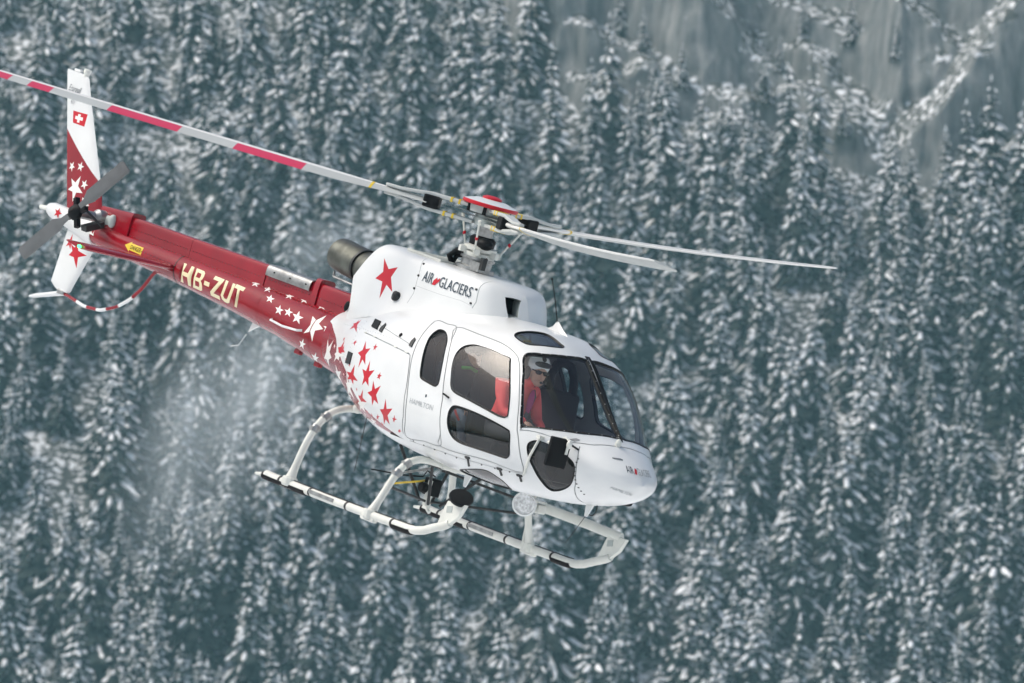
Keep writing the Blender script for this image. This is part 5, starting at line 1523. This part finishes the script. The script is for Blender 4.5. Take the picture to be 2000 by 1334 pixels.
def person(label, hip, chest, head, hands, knees, feet, body_mats, zone, helmet, face=(1, 0, -.1)):
    """a seated figure in cabin coordinates; body one skin, head with face, helmet and hands as its parts"""
    root = link('person', None)
    root.matrix_world = HELI
    tag(root, label, 'person')
    hx, hy, hz = hip; cx_, cy_, cz = chest; ex, ey, ez = head
    J = {'pelvis': (hx, hy, hz, (.15, .13)), 'waist': ((hx * .55 + cx_ * .45), hy, hz * .55 + cz * .45, (.155, .125)), 'chest': (cx_, cy_, cz, (.175, .13)), 'neck': (cx_ * .6 + ex * .4, ey, cz * .45 + ez * .55 - .015, .060), 'crown': (ex, ey, ez - .03, .070)}
    B = [('pelvis', 'waist'), ('waist', 'chest'), ('chest', 'neck'), ('neck', 'crown')]
    for i, s in enumerate((-1, 1)):
        sh = (cx_ + .01, cy_ + s * .20, cz + .06)
        J['sh%d' % i] = (*sh, .075)
        hd = Vector(hands[i]); el = (Vector(sh) + hd) / 2 + Vector((-.06, s * .05, -.10))
        J['el%d' % i] = (*el, .055); J['wr%d' % i] = (*hd, .032)
        J['th%d' % i] = (hx + .06, hy + s * .10, hz - .01, .095); J['kn%d' % i] = (*knees[i], .068); J['an%d' % i] = (*feet[i], .045); J['to%d' % i] = (feet[i][0] + .16, feet[i][1], feet[i][2] - .05, .036)
        B += [('chest', 'sh%d' % i), ('sh%d' % i, 'el%d' % i), ('el%d' % i, 'wr%d' % i), ('pelvis', 'th%d' % i), ('th%d' % i, 'kn%d' % i), ('kn%d' % i, 'an%d' % i), ('an%d' % i, 'to%d' % i)]
    body = skinned('body', J, B, body_mats, zone, root)
    # head
    f = Vector(face).normalized(); side = f.cross(Vector((0, 0, 1))).normalized(); up = side.cross(f)
    C = Vector(head)
    def at(a, b, c): return C + f * a + side * b + up * c
    rot = Matrix((f, side, up)).transposed()
    mb = MB()
    mb.ellip(at(0, 0, .01), (.098, .078, .118), rot=rot, nu=20, nv=14)
    mb.ellip(at(.055, 0, -.075), (.045, .050, .042), rot=rot)                 # jaw and chin
    mb.ellip(at(.100, 0, -.012), (.022, .016, .034), rot=rot)                 # nose
    mb.ellip(at(.088, 0, -.058), (.012, .026, .009), rot=rot)                 # lips
    for s in (-1, 1): mb.ellip(at(-.005, s * .078, -.005), (.020, .010, .032), rot=rot)
    hd_ = mb.build('head', M['skin'], root)
    mb = MB()
    for s in (-1, 1): mb.ellip(at(.088, s * .034, .022), (.018, .034, .022), rot=rot)
    mb.tube([at(.085, -.07, .032), at(.096, 0, .034), at(.085, .07, .032)], .006, 6)
    for s in (-1, 1): mb.tube([at(.082, s * .068, .032), at(-.01, s * .083, .03)], .005, 6)
    mb.build('sunglasses', M['lens'], hd_)
    if helmet == 'helmet':
        mb = MB(); V = []; 
        mb.ellip(at(-.034, 0, .078), (.122, .106, .108), rot=rot, nu=22, nv=14, m=0)
        mb.ellip(at(-.03, -.098, -.02), (.058, .028, .066), rot=rot, m=1); mb.ellip(at(-.03, .098, -.02), (.058, .028, .066), rot=rot, m=1)
        mb.ellip(at(.070, 0, .098), (.034, .092, .030), rot=rot, m=1)
        mb.ellip(at(-.075, -.06, .07), (.05, .05, .05), rot=rot, m=1); mb.ellip(at(.0, 0, .145), (.09, .03, .03), rot=rot, m=1)
        mb.build('helmet', [M['helmetw'], M['darkwear']], root)
        mb = MB(); mb.tube([at(-.02, -.105, -.03), at(.06, -.085, -.075), at(.105, -.02, -.068)], .005, 6); mb.ellip(at(.106, -.01, -.066), (.012, .016, .012), rot=rot, nu=8, nv=6); mb.build('microphone', M['strap'], root)
    else:
        mb = MB(); mb.ellip(at(-.015, 0, .055), (.112, .098, .098), rot=rot, m=0); mb.tube([at(0, -.105, -.01), at(-.01, -.08, .13), at(-.01, .08, .13), at(0, .105, -.01)], .012, 8, m=0); mb.ellip(at(0, -.10, -.01), (.035, .022, .045), rot=rot, m=1)
        mb.build('headset', [M['darkwear'], M['strap']], root)
    # hands: palm, four fingers of unequal length and a thumb from the side of the palm
    for i, s in enumerate((-1, 1)):
        w = Vector(hands[i]); d = Vector((.86, -.12 * s, -.30)).normalized(); lat = d.cross(Vector((0, 0, 1))).normalized(); dn = d.cross(lat)
        if dn.z > 0: dn = -dn
        mb = MB(); r3 = Matrix((d, lat, dn)).transposed()
        mb.ellip(w + d * .05, (.055, .042, .018), rot=r3)
        for k, ln in enumerate((.070, .082, .076, .060)):
            b0 = w + d * .09 + lat * (-.030 + .020 * k)
            mb.tube([b0, b0 + d * ln * .45 + dn * .006, b0 + d * ln * .8 + dn * .026, b0 + d * ln * .85 + dn * .05], [.0095, .009, .008, .006], 8)
        t0 = w + d * .035 + lat * (.038 * s)
        mb.tube([t0, t0 + d * .028 + lat * (.022 * s) + dn * .01, t0 + d * .055 + lat * (.018 * s) + dn * .03], [.012, .010, .007], 8)
        mb.build('hand', M['skin'], root)
    return root, at

HX = Vector
def pilot_zone(c):
    if c.z < 1.37 and c.x < 1.9 or c.z < 1.34: return 1
    return 0
pilot, p_at = person('pilot in coral red jacket and white helmet with sunglasses, seated behind the windshield', (1.52, -.40, 1.24), (1.66, -.40, 1.62), (1.86, -.38, 1.885), [(2.06, -.52, 1.43), (1.98, -.24, 1.40)], [(2.02, -.52, 1.30), (2.02, -.28, 1.30)], [(2.24, -.50, .98), (2.24, -.30, .98)], [M['jacket'], M['strap']], pilot_zone, 'helmet', (1, -.25, -.05))
mb = MB()
for s in (-1, 1): mb.tube([(1.56, -.40 + s * .10, 1.78), (1.70, -.40 + s * .11, 1.79), (1.80, -.40 + s * .10, 1.66), (1.80, -.40 + s * .06, 1.45), (1.72, -.40 + s * .03, 1.28)], .024, 8, flat=(1, .5))
mb.build('harness', M['strap'], pilot)
mb = MB(); mb.ellip((1.80, -.33, 1.60), (.025, .035, .12)); mb.build('scarf', M['magenta'], pilot)
def pass_zone(c):
    return 1 if (c.z < 1.35 and c.x > .72) else 0
psg, q_at = person('passenger in dark grey jacket and blue-grey trousers on the rear seat, behind the door window', (.62, -.42, 1.26), (.72, -.42, 1.60), (.90, -.40, 1.85), [(1.04, -.54, 1.38), (1.05, -.30, 1.38)], [(1.14, -.55, 1.27), (1.14, -.32, 1.27)], [(1.24, -.54, .99), (1.24, -.32, .99)], [M['greywear'], M['trouser']], pass_zone, 'headset', (1, -.2, 0))
mb = MB(); mb.tube([(1.10, -.63, 1.31), (1.15, -.64, 1.28), (1.19, -.62, 1.23)], .012, 8); mb.build('trouser_stripe', M['jacket'], psg)
mb = MB(); mb.tube([(.88, -.52, 1.70), (.94, -.46, 1.72), (.94, -.38, 1.70)], .016, 8); mb.build('strap', M['green'], psg)

# ------------------------------------------------------------------ exhaust mist drifting back and down from the engine
def mist(c, r, rot, dens, label):
    mb = MB(); mb.ellip((0, 0, 0), (1, 1, 1), nu=32, nv=20)
    m = bpy.data.materials.new('exhaust_mist')
    m.use_nodes = True
    nt = m.node_tree; nt.nodes.clear()
    out = nt.nodes.new('ShaderNodeOutputMaterial')
    tc = nt.nodes.new('ShaderNodeTexCoord')
    ln = nt.nodes.new('ShaderNodeVectorMath'); ln.operation = 'LENGTH'
    nt.links.new(tc.outputs['Object'], ln.inputs[0])
    fall = nt.nodes.new('ShaderNodeMapRange'); fall.interpolation_type = 'SMOOTHERSTEP'
    fall.inputs['From Min'].default_value = 1.0; fall.inputs['From Max'].default_value = 0.0
    nt.links.new(ln.outputs['Value'], fall.inputs['Value'])
    ns = nt.nodes.new('ShaderNodeTexNoise'); ns.inputs['Scale'].default_value = 2.2; ns.inputs['Detail'].default_value = 4
    nt.links.new(tc.outputs['Object'], ns.inputs['Vector'])
    nr = nt.nodes.new('ShaderNodeMapRange'); nr.inputs['From Min'].default_value = .38; nr.inputs['From Max'].default_value = .7
    nt.links.new(ns.outputs['Fac'], nr.inputs['Value'])
    mu = nt.nodes.new('ShaderNodeMath'); mu.operation = 'MULTIPLY'
    nt.links.new(fall.outputs[0], mu.inputs[0]); nt.links.new(nr.outputs[0], mu.inputs[1])
    m2 = nt.nodes.new('ShaderNodeMath'); m2.operation = 'MULTIPLY'; m2.inputs[1].default_value = dens
    nt.links.new(mu.outputs[0], m2.inputs[0])
    vp = nt.nodes.new('ShaderNodeVolumePrincipled')
    vp.inputs['Color'].default_value = (.80, .88, .90, 1)
    nt.links.new(m2.outputs[0], vp.inputs['Density'])
    nt.links.new(vp.outputs[0], out.inputs['Volume'])
    o = mb.build('exhaust_plume', m, None, 60)
    o.location = c; o.scale = r; o.rotation_euler = (0, R_(rot), 0)
    tag(o, label, 'exhaust', kind='stuff')
mist((-3.0, 88, -.7), (1.25, 1.2, 2.4), 28, .75, 'faint pale mist of exhaust and blown snow drifting below the tail boom')
mist((-2.0, 87, 1.0), (.7, .7, .5), 0, .9, 'faint pale exhaust mist behind the exhaust pipe above the boom')

# ------------------------------------------------------------------ hazy winter air round the whole place
mb = MB()
mb.box((0, -430, 32), (5600, 4400, 420))
hz = mb.build('haze', [], None, smooth=0)
mh = bpy.data.materials.new('haze')
mh.use_nodes = True
mh.node_tree.nodes.clear()
ho = mh.node_tree.nodes.new('ShaderNodeOutputMaterial')
pv = mh.node_tree.nodes.new('ShaderNodeVolumePrincipled')
pv.inputs['Color'].default_value = (0.42, 0.80, 0.89, 1)
pv.inputs['Density'].default_value = 0.000075
pv.inputs['Anisotropy'].default_value = 0.0
mh.node_tree.links.new(pv.outputs[0], ho.inputs['Volume'])
hz.data.materials.append(mh)
tag(hz, 'pale blue grey winter haze in the valley air', 'haze', kind='stuff')
